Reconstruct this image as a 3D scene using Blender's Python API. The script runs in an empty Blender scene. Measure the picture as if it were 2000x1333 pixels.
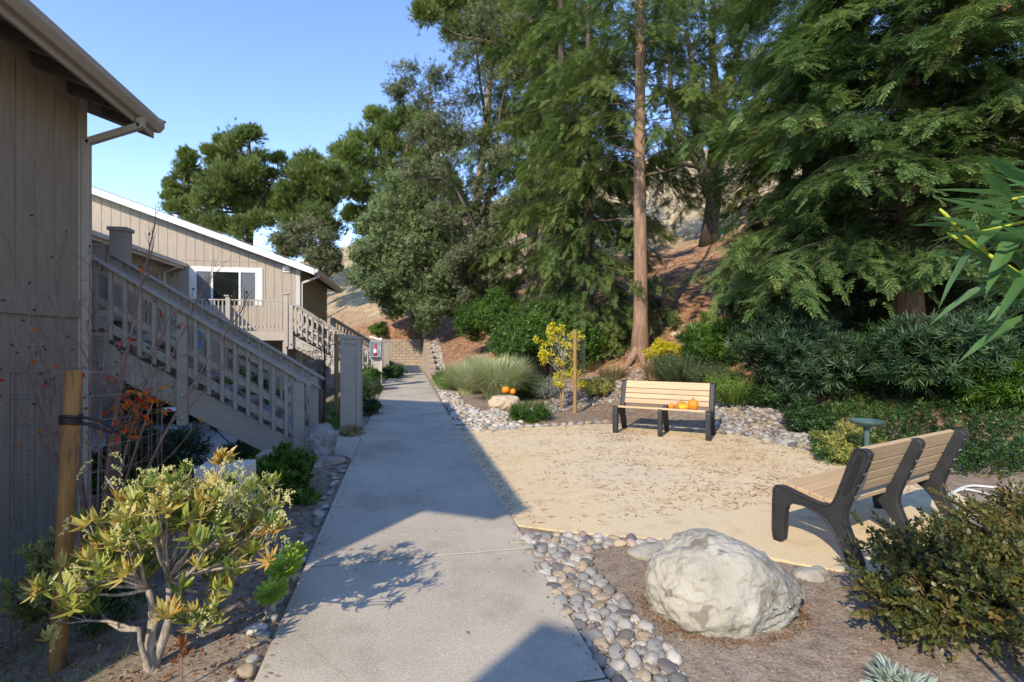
import bpy, math, random
import numpy as np
from mathutils import Vector, Matrix, noise
rng = np.random.default_rng(7); random.seed(7)
SC = bpy.context.scene; COL = SC.collection
PI = math.pi
# ------------------------------------------------------------------ frame
# world: +Y runs along the concrete path away from the camera, +X to its right, metres
TH = math.atan(.21); CT, ST = math.cos(TH), math.sin(TH); H = 1.6
def W(xc, yc, z=0.0):                       # camera-relative ground coordinates to world
    return Vector((xc*CT + yc*ST, yc*CT - xc*ST, z))
def C(px, py, D): return W((px-1000)/1000*D, D, H + (666-py)/1000*D)
def G(px, py, z=0.0):
    D = (H-z)*1000/(py-666); return W((px-1000)/1000*D, D, z)
def onY(px, py, Y):
    r = (px-1000)/1000; D = Y/(CT - r*ST); return C(px, py, D)
def sm(t):
    t = np.clip(t, 0, 1); return t*t*(3-2*t)
def gz(x, y, bump=True):
    x = np.asarray(x, float); y = np.asarray(y, float)
    s1 = y-34.4; s2 = (x-4.8)*.94 + (y-12)*.339
    sp = lambda s, w: np.where(s/w > 25, s, w*np.log1p(np.exp(np.clip(s/w, -30, 25))))
    cap = lambda s: np.where(s < 50, s, 50 + 12*(1-np.exp(-(s-50)/40)))
    hill = np.maximum(0, .44*cap(sp(s2, .5)) - .03) + .2*cap(sp(s1, 1.0))
    hill = hill + 1.45*sm(s1/.4)*sm((2.2-x)/1.5)
    hill = hill*np.maximum(sm((x-1.12)/.25), sm(s1/.3))
    low = -.85*sm((-1.25-x)/2.5)*sm((33-y)/3)
    z = hill + low
    if bump:
        f = sm((hill-.1)/3)
        z = z + f*(.28*np.sin(x*.42+y*.13+1)*np.cos(y*.33-x*.1) + .12*np.sin(x*1.3+2)*np.cos(y*1.1+x*.4)) \
              + .012*np.sin(x*5.1+y*2.3)*np.cos(y*4.7)*sm(np.abs(x-.1)/1.2-.9)
    return z
def gzf(x, y): return float(gz(x, y))
def hit(px, py):                            # where the sight line meets the ground
    D = 1.5
    while D < 150:
        p = C(px, py, D)
        if p.z <= gzf(p.x, p.y): return p
        D += .05 + D*.004
    return p
def on_ground(px, D, dz=0.0):
    p = C(px, 666, D); p.z = gzf(p.x, p.y)+dz; return p
# ------------------------------------------------------------------ materials
MATS = {}
def nt(name):
    m = bpy.data.materials.new(name); m.use_nodes = True; MATS[name] = m
    t = m.node_tree; return m, t, t.nodes, t.links, t.nodes['Principled BSDF']
def N(nodes, kind, **kw):
    n = nodes.new(kind)
    for k, v in kw.items():
        if k in n.inputs.keys(): n.inputs[k].default_value = v
        else: setattr(n, k, v)
    return n
def ramp(nodes, stops):
    r = nodes.new('ShaderNodeValToRGB'); e = r.color_ramp.elements
    e[0].position, e[0].color = stops[0][0], (*stops[0][1], 1)
    e[1].position, e[1].color = stops[-1][0], (*stops[-1][1], 1)
    for p, c in stops[1:-1]:
        x = e.new(p); x.color = (*c, 1)
    return r
def pm(name, c1, c2=None, scale=6, rough=.7, bump=.0, bscale=30, metal=0, stretch=(1,1,1), detail=5, lo=.35, hi=.65, spec=.4, speck=None, objrand=0, bdist=.02):
    m, t, n, l, b = nt(name)
    b.inputs['Roughness'].default_value = rough; b.inputs['Metallic'].default_value = metal
    b.inputs['Specular IOR Level'].default_value = spec
    c2 = c2 or tuple(x*.8 for x in c1)
    tc = n.new('ShaderNodeTexCoord'); mp = n.new('ShaderNodeMapping'); mp.inputs['Scale'].default_value = stretch
    l.new(tc.outputs['Object'], mp.inputs[0])
    no = N(n, 'ShaderNodeTexNoise', Scale=scale, Detail=detail); l.new(mp.outputs[0], no.inputs['Vector'])
    r = ramp(n, [(lo, c1), (hi, c2)]); l.new(no.outputs['Fac'], r.inputs[0]); out = r.outputs[0]
    if speck:                                # (scale, colour, threshold)
        n2 = N(n, 'ShaderNodeTexNoise', Scale=speck[0], Detail=2); l.new(mp.outputs[0], n2.inputs['Vector'])
        r2 = ramp(n, [(speck[2], (0,0,0)), (speck[2]+.06, (1,1,1))]); l.new(n2.outputs['Fac'], r2.inputs[0])
        mx = n.new('ShaderNodeMix'); mx.data_type = 'RGBA'; l.new(r2.outputs[0], mx.inputs[0]); l.new(out, mx.inputs[6]); mx.inputs[7].default_value = (*speck[1], 1)
        out = mx.outputs[2]
    if objrand:
        oi = n.new('ShaderNodeObjectInfo'); hs = n.new('ShaderNodeHueSaturation')
        mr = n.new('ShaderNodeMapRange'); mr.inputs[3].default_value = 1-objrand; mr.inputs[4].default_value = 1+objrand
        l.new(oi.outputs['Random'], mr.inputs[0]); l.new(mr.outputs[0], hs.inputs['Value']); l.new(out, hs.inputs['Color']); out = hs.outputs[0]
    l.new(out, b.inputs['Base Color'])
    if bump:
        n3 = N(n, 'ShaderNodeTexNoise', Scale=bscale, Detail=6); l.new(mp.outputs[0], n3.inputs['Vector'])
        bp = n.new('ShaderNodeBump'); bp.inputs['Strength'].default_value = bump; bp.inputs['Distance'].default_value = bdist
        l.new(n3.outputs['Fac'], bp.inputs['Height']); l.new(bp.outputs[0], b.inputs['Normal'])
    return m
def leafmat(name, cols, trans=.28, rough=.5, spec=.35, rust=None):
    m, t, n, l, b = nt(name)
    a = n.new('ShaderNodeAttribute'); a.attribute_name = 'rnd'
    k = len(cols)
    r = ramp(n, [(i/(k-1), c) for i, c in enumerate(cols)] if not rust else [(i/(k-1)*.97, c) for i, c in enumerate(cols)]+[(1.0, rust)]); l.new(a.outputs['Fac'], r.inputs[0])
    l.new(r.outputs[0], b.inputs['Base Color']); b.inputs['Roughness'].default_value = rough; b.inputs['Specular IOR Level'].default_value = spec
    tr = n.new('ShaderNodeBsdfTranslucent'); hs = n.new('ShaderNodeHueSaturation'); hs.inputs['Value'].default_value = 1.3; hs.inputs['Saturation'].default_value = 1.1
    l.new(r.outputs[0], hs.inputs['Color']); l.new(hs.outputs[0], tr.inputs[0])
    mx = n.new('ShaderNodeMixShader'); mx.inputs[0].default_value = trans
    l.new(b.outputs[0], mx.inputs[1]); l.new(tr.outputs[0], mx.inputs[2])
    l.new(mx.outputs[0], n['Material Output'].inputs[0])
    return m
# ------------------------------------------------------------------ mesh helpers
class MB:
    def __init__(s): s.v = []; s.f = []
    def add(s, vs, fs):
        o = len(s.v); s.v += [tuple(v) for v in vs]; s.f += [tuple(i+o for i in f) for f in fs]; return s
    def box(s, a, b):
        x0,y0,z0 = [min(p,q) for p,q in zip(a,b)]; x1,y1,z1 = [max(p,q) for p,q in zip(a,b)]
        return s.add([(x0,y0,z0),(x1,y0,z0),(x1,y1,z0),(x0,y1,z0),(x0,y0,z1),(x1,y0,z1),(x1,y1,z1),(x0,y1,z1)],
              [(0,3,2,1),(4,5,6,7),(0,1,5,4),(1,2,6,5),(2,3,7,6),(3,0,4,7)])
    def prism(s, poly, ax, a, b):            # polygon in the plane normal to axis ax, extruded a..b
        n = len(poly)
        def P(p, t): return {'x': (t,p[0],p[1]), 'y': (p[0],t,p[1]), 'z': (p[0],p[1],t)}[ax]
        vs = [P(p,a) for p in poly] + [P(p,b) for p in poly]
        fs = [tuple(range(n))[::-1], tuple(range(n,2*n))] + [(i,(i+1)%n,n+(i+1)%n,n+i) for i in range(n)]
        return s.add(vs, fs)
    def tube(s, pts, rad, n=8, cap=True):
        pts = [Vector(p) for p in pts]; m = len(pts)
        if not hasattr(rad, '__len__'): rad = [rad]*m
        vs = []; u = None
        for i, p in enumerate(pts):
            d = (pts[min(i+1,m-1)] - pts[max(i-1,0)])
            d = d.normalized() if d.length > 1e-9 else Vector((0,0,1))
            if u is None: u = d.orthogonal().normalized()
            u = (u - d*u.dot(d)); u = u.normalized() if u.length > 1e-6 else d.orthogonal().normalized()
            w = d.cross(u)
            for k in range(n):
                a = 2*PI*k/n; vs.append(p + (u*math.cos(a)+w*math.sin(a))*rad[i])
        fs = [(i*n+k, i*n+(k+1)%n, (i+1)*n+(k+1)%n, (i+1)*n+k) for i in range(m-1) for k in range(n)]
        if cap and n > 2: fs += [tuple(range(n))[::-1], tuple((m-1)*n+k for k in range(n))]
        return s.add(vs, fs)
    def lathe(s, prof, n=24, c=(0,0,0), mod=None):
        vs = []
        for (r,z) in prof:
            for k in range(n):
                a = 2*PI*k/n; q = r*(mod(a) if mod else 1); vs.append((c[0]+q*math.cos(a), c[1]+q*math.sin(a), c[2]+z))
        m = len(prof)
        fs = [(i*n+k, i*n+(k+1)%n, (i+1)*n+(k+1)%n, (i+1)*n+k) for i in range(m-1) for k in range(n)]
        fs += [tuple(range(n))[::-1], tuple((m-1)*n+k for k in range(n))]
        return s.add(vs, fs)
def mat(m): return MATS[m] if isinstance(m, str) else m
def obj(name, mb, m, parent=None, smooth=False, bevel=0):
    me = bpy.data.meshes.new(name); me.from_pydata(mb.v, [], mb.f); me.update()
    if smooth: me.polygons.foreach_set('use_smooth', [True]*len(me.polygons))
    me.materials.append(mat(m)); o = bpy.data.objects.new(name, me); COL.objects.link(o)
    if parent: o.parent = parent
    if bevel:
        b = o.modifiers.new('Bevel', 'BEVEL'); b.width = bevel; b.segments = 2; b.limit_method = 'ANGLE'
    return o
def thing(name, label, cat, loc=(0,0,0), rz=0, group=None):
    o = bpy.data.objects.new(name, None); COL.objects.link(o); o.location = loc; o.rotation_euler = (0,0,rz); o.empty_display_size = .1
    o['label'] = label; o['category'] = cat
    if group: o['group'] = group
    return o
def tag(o, label, cat, group=None, kind=None):
    o['label'] = label; o['category'] = cat
    if group: o['group'] = group
    if kind: o['kind'] = kind
    return o
def struct(o): o['kind'] = 'structure'; return o
def copy_tree(o, parent=None):
    c = o.copy(); COL.objects.link(c); c.parent = parent
    for ch in list(o.children): copy_tree(ch, c)
    return c
# ------------------------------------------------------------------ foliage
def norm(a): return a/np.maximum(np.linalg.norm(a, axis=-1, keepdims=True), 1e-9)
class Leafy:
    def __init__(s): s.V = []; s.F = []; s.R = []; s.n = 0
    def add(s, T, pos, dirs, scale, rnd=None, up=None, tj=.12):
        pos = np.asarray(pos, float).reshape(-1,3); n = len(pos)
        if n == 0: return s
        TV, TF = T; k = len(TV)
        d = norm(np.broadcast_to(np.asarray(dirs, float), (n,3)))
        a = rng.normal(size=(n,3)) if up is None else np.broadcast_to(np.asarray(up, float), (n,3)) + rng.normal(size=(n,3))*.25
        x = norm(np.cross(a, d)); y = np.cross(d, x)
        R = np.stack([x, y, d], 1)
        sc = np.broadcast_to(np.asarray(scale, float), (n,)).reshape(n,1,1)
        V = pos[:,None,:] + sc*np.einsum('kj,njc->nkc', TV, R)
        F = TF[None] + (np.arange(n)*k)[:,None,None] + s.n
        if rnd is None: rnd = rng.random(n)
        rr = np.clip(np.repeat(rnd, len(TF)) + rng.normal(size=n*len(TF))*tj, 0, 1)
        s.V.append(V.reshape(-1,3)); s.F.append(F.reshape(-1,4)); s.R.append(rr); s.n += n*k
        return s
    def build(s, name, m, parent=None, origin=None):
        V = np.concatenate(s.V).astype(np.float32); F = np.concatenate(s.F).astype(np.int32); R = np.concatenate(s.R).astype(np.float32)
        if origin is not None: V = V - np.asarray(origin, np.float32)
        me = bpy.data.meshes.new(name); nf = len(F)
        me.vertices.add(len(V)); me.vertices.foreach_set('co', V.ravel())
        me.loops.add(nf*4); me.loops.foreach_set('vertex_index', F.ravel())
        me.polygons.add(nf); me.polygons.foreach_set('loop_start', np.arange(nf, dtype=np.int32)*4)
        try: me.polygons.foreach_set('loop_total', np.full(nf, 4, np.int32))
        except Exception: pass
        at = me.attributes.new('rnd', 'FLOAT', 'FACE'); at.data.foreach_set('value', R)
        me.update(calc_edges=True); me.materials.append(mat(m))
        o = bpy.data.objects.new(name, me); COL.objects.link(o)
        if parent: o.parent = parent
        return o
def rotm(ax, a):
    return np.array(Matrix.Rotation(a, 3, ax))
def leafT(L=1., w=.3, fold=.06, bend=0., y0=0.):        # six-vertex leaf along +z
    V = np.array([(0,0,0),(w*.42,fold,L*.35),(0,bend*.3,L*.38),(-w*.42,fold,L*.35),(w*.3,fold+bend*.5,L*.7),(-w*.3,fold+bend*.5,L*.7),(0,bend,L),(0,bend*.6,L*.7)], float)
    F = np.array([(0,1,2,3),(1,4,7,2),(2,7,5,3),(4,6,5,7)], int); return V, F
def diaT(L=1., w=.3, fold=.05):
    return np.array([(0,0,0),(w/2,fold,L*.45),(0,0,L),(-w/2,fold,L*.45)], float), np.array([(0,1,2,3)])
def merge(parts):
    V = []; F = []; n = 0
    for v, f in parts: V.append(v); F.append(f+n); n += len(v)
    return np.concatenate(V), np.concatenate(F)
def xf(T, R=None, t=(0,0,0), s=1.):
    v = T[0]*s
    if R is not None: v = v @ R.T
    return v+np.asarray(t), T[1]
def sprayT(n=11, tw=.034, ln=.32, seed=1):                # flat feathery conifer spray, length 1 along z
    r = random.Random(seed); P = [diaT(1.0, .03, 0)]
    for i in range(n):
        z = .08+.84*i/n; L = ln*(1-.55*(i/n))*r.uniform(.8,1.15)
        for sg in (-1,1):
            R = rotm('X', r.uniform(-.35,.2)) @ rotm('Y', sg*r.uniform(.7,1.0))
            P.append(xf(diaT(L, tw*1.5, .008), R, (0, -.1*(i/n)**2, z)))
    return merge(P)
def tuftT(n=13, w=.05, seed=2, spread=1.0):             # needle tuft
    r = random.Random(seed); P = []
    for i in range(n):
        R = rotm('Z', r.uniform(0,2*PI)) @ rotm('X', abs(r.gauss(0,.55))*spread)
        P.append(xf(diaT(r.uniform(.7,1.0), w*1.3, .0), R))
    return merge(P)
def clumpT(n=7, L=.5, w=.26, seed=3):                    # little sprig of broad leaves in a unit ball
    r = random.Random(seed); P = []
    for i in range(n):
        R = np.array(Matrix.Rotation(r.uniform(0,2*PI),3,'Z') @ Matrix.Rotation(r.uniform(.2,1.9),3,'X'))
        P.append(xf(diaT(L*r.uniform(.7,1.2), w, .05), R, (r.uniform(-.3,.3), r.uniform(-.3,.3), r.uniform(-.2,.6))))
    return merge(P)
def whorlT(n=10, L=1., w=.24, lo=.5, hi=1.45, seed=4, bend=-.12):
    r = random.Random(seed); P = []
    for i in range(n):
        R = rotm('Z', 2*PI*i/n*1.618*2+r.uniform(-.2,.2)) @ rotm('X', -r.uniform(lo,hi))
        P.append(xf(leafT(L*r.uniform(.7,1.05), w, .03, bend), R, (0,0,r.uniform(-.15,.1))))
    return merge(P)
def bladeT(seg=4, w=.02, bend=.6, L=1.):
    V = []; F = []
    for i in range(seg+1):
        t = i/seg; a = bend*t
        z = L*(math.sin(a)/bend if bend else t); y = L*((1-math.cos(a))/bend if bend else 0)
        ww = w*(1-t)**.6+.0008; V += [(-ww/2,y,z),(ww/2,y,z)]
    F = [(2*i,2*i+1,2*i+3,2*i+2) for i in range(seg)]
    return np.array(V,float), np.array(F)
def twigT(n=9, L=1., ll=.2, lw=.09, seed=5, lite=True):             # straight twig with paired leaves
    r = random.Random(seed); P = [diaT(1., .012, 0), xf(diaT(1.,.012,0), rotm('Z', PI/2))]
    for i in range(n):
        for sg in (0, 1):
            R = rotm('Z', i*1.7+sg*PI+r.uniform(-.3,.3)) @ rotm('X', r.uniform(.5,1.1))
            P.append(xf((diaT(ll*r.uniform(.7,1.15), lw*1.2, .012) if lite else leafT(ll*r.uniform(.7,1.15), lw, .012, .03)), R, (0,0,(i+.6)/n)))
    return merge(P)
SPRAY = [sprayT(11, seed=i) for i in (1,2,3)]
TUFT = tuftT(); CLUMP = clumpT(); SMALLC = clumpT(9, .38, .2, 8)
def ball(n, c, r, flat=1., shell=.5):
    d = norm(rng.normal(size=(n,3))); q = rng.random(n)**(1/3)
    q = shell + (1-shell)*q if shell else q
    return np.asarray(c) + d*(q*r)[:,None]*np.array([1,1,flat]), d
GA = 0
def cloud(L, clumps, T, per, size, flat=.75, up=.5, sub=9, tint=None):
    """clumps: (centre, radius); each is broken into sub-clumps so that gaps stay open"""
    Ts = T if isinstance(T, list) else [T]
    for ci, (c, r) in enumerate(clumps):
        ns = max(4, int(sub*random.uniform(.8,1.2)))
        sc, _ = ball(ns, c, r*.75, flat, .3)
        base = rng.random()*.35+.2
        for k in range(ns):
            n = int(per/ns*random.uniform(.6,1.4)); rr = r*random.uniform(.32,.6)
            d = norm(rng.normal(size=(n,3))); p = sc[k] + rng.normal(size=(n,3))*rr*GA*np.array([1,1,.75]) if GA else ball(n, sc[k], rr, .7, .1)[0]
            out = norm(p-np.asarray(c)); dd = norm(out*.7 + d*.6 + np.array([0,0,up]))
            t = np.clip(base + .12*rng.normal() + .15*rng.normal(size=n) , 0, 1)
            L.add(Ts[(ci+k) % len(Ts)], p, dd, size*rng.uniform(.7,1.3,n), t)
    return L
def wig(p0, p1, n=7, amp=.04, sag=0., seed=None):
    p0, p1 = Vector(p0), Vector(p1); d = p1-p0; L = d.length; r = random.Random(seed)
    a = d.orthogonal().normalized(); b = d.cross(a).normalized(); out = []
    ph1, ph2 = r.uniform(0,6), r.uniform(0,6)
    for i in range(n):
        t = i/(n-1); e = math.sin(PI*t)
        out.append(p0+d*t + a*(amp*L*e*math.sin(3*t+ph1)) + b*(amp*L*e*math.cos(4*t+ph2)) + Vector((0,0,sag*L*4*t*(1-t)*-.25)))
    return out
def lerp_path(path, t):
    t = max(0,min(1,t))*(len(path)-1); i = min(int(t), len(path)-2); return path[i].lerp(path[i+1], t-i)
def tree(name, label, cat, base, top, r0, clumps, T, lmat, bark, per=300, size=.3, flat=.75, up=.5, sub=9, limbs=True, group=None, rtop=.25, fork=.35, trunks=None):
    root = thing(name, label, cat, base, group=group); b = Vector(base)
    mb = MB(); path = wig(Vector((0,0,-.15)), Vector(top)-b, 10, .03)
    mb.tube(path, [r0*(1.25 if i == 0 else 1)*(1-(1-rtop)*i/9) for i in range(10)], 12)
    paths = [path]
    for (s, e, rr) in (trunks or []):
        q = wig(Vector(s)-b, Vector(e)-b, 9, .04); mb.tube(q, [rr*(1-.7*i/8) for i in range(9)], 10); paths.append(q)
    if limbs:
        for (c, r) in clumps:
            cc = Vector(c)-b; best = None
            for q in paths:
                for ti in range(2, 20):
                    p = lerp_path(q, ti/20)
                    if p.z > cc.z - .15*abs((p-cc).length) and ti > 3: continue
                    dd = (p-cc).length
                    if best is None or dd < best[0]: best = (dd, p, ti/20)
            if best is None: best = (0, lerp_path(path, fork), fork)
            rr = max(r0*.1, r0*.32*(1-best[2]*.6))
            lp = wig(best[1], cc, 6, .07); mb.tube(lp, [rr*(1-.75*i/5) for i in range(6)], 6)
            for k in range(3):
                e = cc + Vector((random.uniform(-1,1), random.uniform(-1,1), random.uniform(-.4,.8)))*r*.8
                mb.tube(wig(lerp_path(lp, random.uniform(.5,1)), e, 4, .08), [rr*.3, rr*.22, rr*.14, rr*.06], 4)
    obj('trunk', mb, bark, root, smooth=True)
    L = Leafy(); cloud(L, [(np.array(c)-np.array(base), r) for c, r in clumps], T, per, size, flat, up, sub)
    L.build('crown', lmat, root)
    return root
def conifer(name, label, base, Ht, r0, z0, z1, Lf, nb, per, sl, lmat, bark, droop=.35, up=.12, lean=(0,0), T=SPRAY, azr=None, twig=True, deadlow=0, hang=.5, group=None, front=0):
    root = thing(name, label, 'tree', base, group=group)
    mb = MB(); bm_ = MB(); path = [Vector((lean[0]*t/14*Ht, lean[1]*t/14*Ht, -.2+Ht*t/14)) + Vector((math.sin(t*1.1)*.02, math.cos(t*.9)*.02, 0))*Ht*.06*(t > 0) for t in range(15)]
    mb.tube(path, [r0*(1.5 if i == 0 else 1)*(1-.8*i/14) for i in range(15)], 16)
    L = Leafy()
    for i in range(nb):
        t = (i+random.random())/nb; z = z0+(z1-z0)*t; az = i*2.39996+random.uniform(-.4,.4)
        if random.random() < front: az = math.atan2(-base[1], -base[0]) + random.uniform(-1.35, 1.35)
        ln = Lf(t)*random.uniform(.65,1.15); p0 = np.array(lerp_path(path, (z+.2)/Ht))
        rd = np.array([math.cos(az), math.sin(az), 0]); sd = np.array([-math.sin(az), math.cos(az), 0]); u = up+random.uniform(-.1,.15)
        def P(s): return p0 + np.outer(s, rd)*ln + np.outer(u*s - droop*s*s, [0,0,1])*ln
        if twig:
            q = P(np.linspace(0,.95,6)); rb = max(.010, r0*.085*(1-.5*t)); bm_.tube(q, [rb*(1-.8*k/5) for k in range(6)], 5)
        bt = random.uniform(.12,.62)
        # secondary twigs: pendulous side branches that carry the sprays
        ns = max(3, int(ln*3.2)); n_each = max(3, int(per*ln/ns/4))
        for k in range(ns):
            s = random.uniform(.16,1.)**.8; sg = random.choice((-1,1)); o = P(np.array([s]))[0]
            l2 = (.16+.34*(1-s))*ln*random.uniform(.5,1.2)+.15
            dirv = norm(sd*sg*random.uniform(.5,1) + rd*random.uniform(.3,1) + np.array([0,0,random.uniform(-.35,.05)]))
            m = max(2, int(n_each*(.5+l2)))
            tt = rng.random(m); hh = rng.random(m)
            p = o + np.outer(tt, dirv)*l2 - np.outer(tt*tt*hang*l2*.6 + hh*.14*hang, [0,0,1]) + rng.normal(size=(m,3))*.05
            side = np.cross(dirv, [0,0,1.]); sgn = rng.choice([-1,1], m)
            dd = norm(dirv*.8 + side*sgn[:,None]*rng.uniform(.1,.9,m)[:,None] + np.array([0,0,-1])*rng.uniform(-.1,hang*1.2,m)[:,None])
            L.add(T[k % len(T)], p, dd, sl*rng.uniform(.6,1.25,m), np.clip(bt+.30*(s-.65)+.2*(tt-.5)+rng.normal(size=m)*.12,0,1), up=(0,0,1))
            if twig: bm_.tube([o, o+dirv*l2*.6-np.array([0,0,.08*l2]), o+dirv*l2-np.array([0,0,hang*.5*l2])], [.008,.006,.003], 3, False)
    for i in range(deadlow):
        az = random.uniform(0,2*PI); z = random.uniform(z0*.4, z1*.9); p0 = lerp_path(path, (z+.2)/Ht); l = random.uniform(.5,1.8)
        mb.tube(wig(p0, p0+Vector((math.cos(az)*l, math.sin(az)*l, random.uniform(-.1,.3)*l)), 5, .05), [.02,.015,.012,.008,.004], 4)
    obj('trunk', mb, bark, root, smooth=True)
    if bm_.v: obj('branch', bm_, 'bark_dark', root, smooth=True)['kind'] = 'stuff'
    L.build('crown', lmat, root)
    return root
def shrub(name, label, base, clumps, T, lmat, bark='bark_grey', per=250, size=.12, flat=.85, up=.6, stems=7, sub=8, cat='shrub', sr=.012, group=None):
    """clumps relative to the base"""
    root = thing(name, label, cat, base, group=group); mb = MB()
    for k in range(stems):
        c, r = clumps[k % len(clumps)]
        e = Vector(c) + Vector((random.uniform(-.5,.5)*r, random.uniform(-.5,.5)*r, random.uniform(0,.5)*r))
        mb.tube(wig(Vector((random.uniform(-.05,.05), random.uniform(-.05,.05), -.05)), e, 6, .08), [sr*(1-.7*i/5) for i in range(6)], 5)
    obj('stem', mb, bark, root, smooth=True)
    L = Leafy(); cloud(L, clumps, T, per, size, flat, up, sub); L.build('foliage', lmat, root)
    return root
def dome(w, h, n=6, seed=0, d=None):
    r = random.Random(seed); out = []; d = d or w
    for i in range(n):
        a = 2*PI*i/n + r.uniform(-.3,.3); q = r.uniform(.45,.62)
        out.append(((math.cos(a)*w*.5*q, math.sin(a)*d*.5*q, h*r.uniform(.36,.55)), w*r.uniform(.26,.34)))
    out.append(((0,0,h*.66), w*.32)); return [(np.array(c), min(rr, c[2]*1.02+.02)) for c, rr in out]
# ------------------------------------------------------------------ colours
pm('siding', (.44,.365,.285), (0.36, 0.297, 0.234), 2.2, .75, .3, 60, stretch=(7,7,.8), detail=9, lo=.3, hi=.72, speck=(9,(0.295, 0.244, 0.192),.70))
pm('siding_olive_shade', (.25,.225,.15), (.23,.205,.135), 3, .8, .15, 60, stretch=(6,6,1))  # far siding with shade put into its colour, for the path-side wall
pm('siding_shade', (.33,.272,.207), (0.246,0.199,0.150), 2.2, .8, .3, 60, stretch=(7,7,.8), detail=9, lo=.3, hi=.72, speck=(9,(0.155, 0.125, 0.094),.70))  # darker copy of siding, the near building's shade put into its colour
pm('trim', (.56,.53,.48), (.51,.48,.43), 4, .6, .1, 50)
pm('trim_shade', (.40,.35,.285), (.36,.315,.255), 4, .6, .1, 50)  # trim paint darkened to stand in for shade on the near building
pm('trim_white', (.80,.78,.73), (.74,.72,.67), 4, .5, .05, 50)
pm('stair_paint', (.33,.285,.235), (.285,.245,.205), 3, .7, .08, 40, bdist=.006, stretch=(2,8,8), speck=(14,(.2,.17,.14),.7))
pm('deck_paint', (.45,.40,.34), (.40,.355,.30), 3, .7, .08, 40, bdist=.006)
pm('groove', (.10,.088,.075), None, 5, .9)
pm('shingle', (.17,.16,.15), (.11,.105,.10), 25, .9, .4, 60)
pm('underside', (.17,.145,.115), (.14,.12,.095), 4, .85)
pm('tread', (.27,.265,.25), (.19,.185,.175), 60, .9, .5, 120, speck=(140,(.42,.41,.39),.62))
pm('galv', (.55,.57,.59), (.45,.47,.5), 10, .35, metal=.9)
pm('wire', (.22,.22,.22), (.16,.16,.16), 10, .45, metal=.7)
pm('black_metal', (.02,.02,.022), None, 10, .45)
pm('glass_dark', (.012,.015,.015), None, 3, .05, spec=.8)
pm('blind', (.15,.165,.18), (.12,.135,.15), 3, .25, stretch=(1,1,30))
pm('red_paint', (.5,.02,.02), None, 3, .35)
pm('white_paint', (.8,.8,.78), None, 3, .4)
pm('concrete', (.48,.42,.335), (.35,.31,.245), .9, .9, .35, 160, speck=(150,(.60,.535,.44),.57), detail=12, lo=.3, hi=.7)
pm('patio_concrete', (.30,.29,.275), (.24,.235,.22), 2, .9, .2, 120)
pm('joint', (.09,.08,.065), None, 5, .95)
pm('block', (.42,.34,.26), (.34,.27,.21), 2.5, .95, .5, 50)
pm('block_back', (.12,.09,.065), None, 5, .95)
pm('stake_new', (.36,.205,.085), (.25,.14,.06), 3, .75, .3, 30, stretch=(8,8,1))
pm('stake_honey', (.36,.175,.055), (.21,.10,.035), 3, .75, .3, 30, stretch=(8,8,1), speck=(5,(.13,.075,.035),.62))
pm('stake_old', (.17,.12,.085), (.11,.08,.06), 3, .9, .4, 30, stretch=(8,8,1))
pm('slat', (.56,.395,.235), (.44,.30,.175), 2.5, .6, .3, 40, stretch=(1,14,14), objrand=.09, detail=9, lo=.3, hi=.75)
pm('cloth_blue', (.02,.16,.45), (.03,.3,.4), 9, .9)
pm('cloth_flower', (.7,.45,.05), (.1,.3,.08), 14, .9, lo=.45, hi=.55)
pm('frame_black', (.019,.021,.024), (.030,.032,.035), 8, .55, .25, 90)
pm('bolt', (.45,.45,.45), None, 8, .35, metal=.8)
pm('pumpkin', (.80,.25,.02), (.70,.19,.012), 5, .45)
pm('squash', (.85,.44,.03), (.80,.30,.02), 9, .45)
pm('pumpkin_stem', (.25,.2,.08), (.18,.15,.07), 20, .8)
pm('bath', (.07,.13,.125), (.045,.09,.085), 9, .6, .2, 50)
pm('hose', (.62,.62,.6), (.5,.5,.48), 8, .5)
pm('bark_red', (.40,.255,.175), (.25,.145,.095), 4, .9, .9, 14, stretch=(5,5,.5), bdist=.05)
pm('bark_grey', (.26,.225,.185), (.15,.125,.10), 5, .9, .8, 18, stretch=(4,4,.7), bdist=.04)
pm('bark_dark', (.11,.085,.065), (.06,.045,.035), 5, .9, .8, 14, stretch=(4,4,.7), bdist=.04)
pm('bark_pine', (.27,.205,.16), (.13,.095,.075), 3, .9, .9, 9, stretch=(3,3,.8), bdist=.06)
pm('bark_pale', (.50,.45,.38), (.34,.30,.25), 14, .85, .6, 40, stretch=(3,3,1))
pm('twig_brown', (.27,.16,.13), (.18,.11,.09), 14, .8)
pm('rock_pale', (.41,.385,.325), (.25,.23,.185), 3.5, .95, .9, 34, detail=14, bdist=.018, lo=.32, hi=.70, speck=(9,(.20,.18,.14),.60))
pm('rock_tan', (.54,.43,.30), (.40,.31,.215), 5, .9, .8, 22, detail=10)
pm('rock_grey', (.30,.285,.26), (.19,.18,.165), 8, .95, 1., 20, detail=10)
for nm, c in dict(white=(.56,.53,.48), grey=(.37,.36,.34), dark=(.19,.185,.18), tan=(.50,.40,.28), pink=(.48,.38,.32)).items():
    pm('pebble_'+nm, tuple(x*.85*q for x,q in zip(c,(1,.97,.92))), tuple(x*.55 for x in c), 34, .75, .3, 60, objrand=.2, lo=.3, hi=.75, detail=9, speck=(45,tuple(x*.72 for x in c),.62))
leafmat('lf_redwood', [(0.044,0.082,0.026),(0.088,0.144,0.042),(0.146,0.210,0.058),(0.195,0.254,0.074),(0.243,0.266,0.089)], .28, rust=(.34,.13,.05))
leafmat('lf_redwood_b', [(0.041,0.084,0.029),(0.079,0.145,0.046),(0.125,0.205,0.065),(0.166,0.249,0.078),(0.219,0.271,0.089)], .28, rust=(.36,.14,.06))
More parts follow.
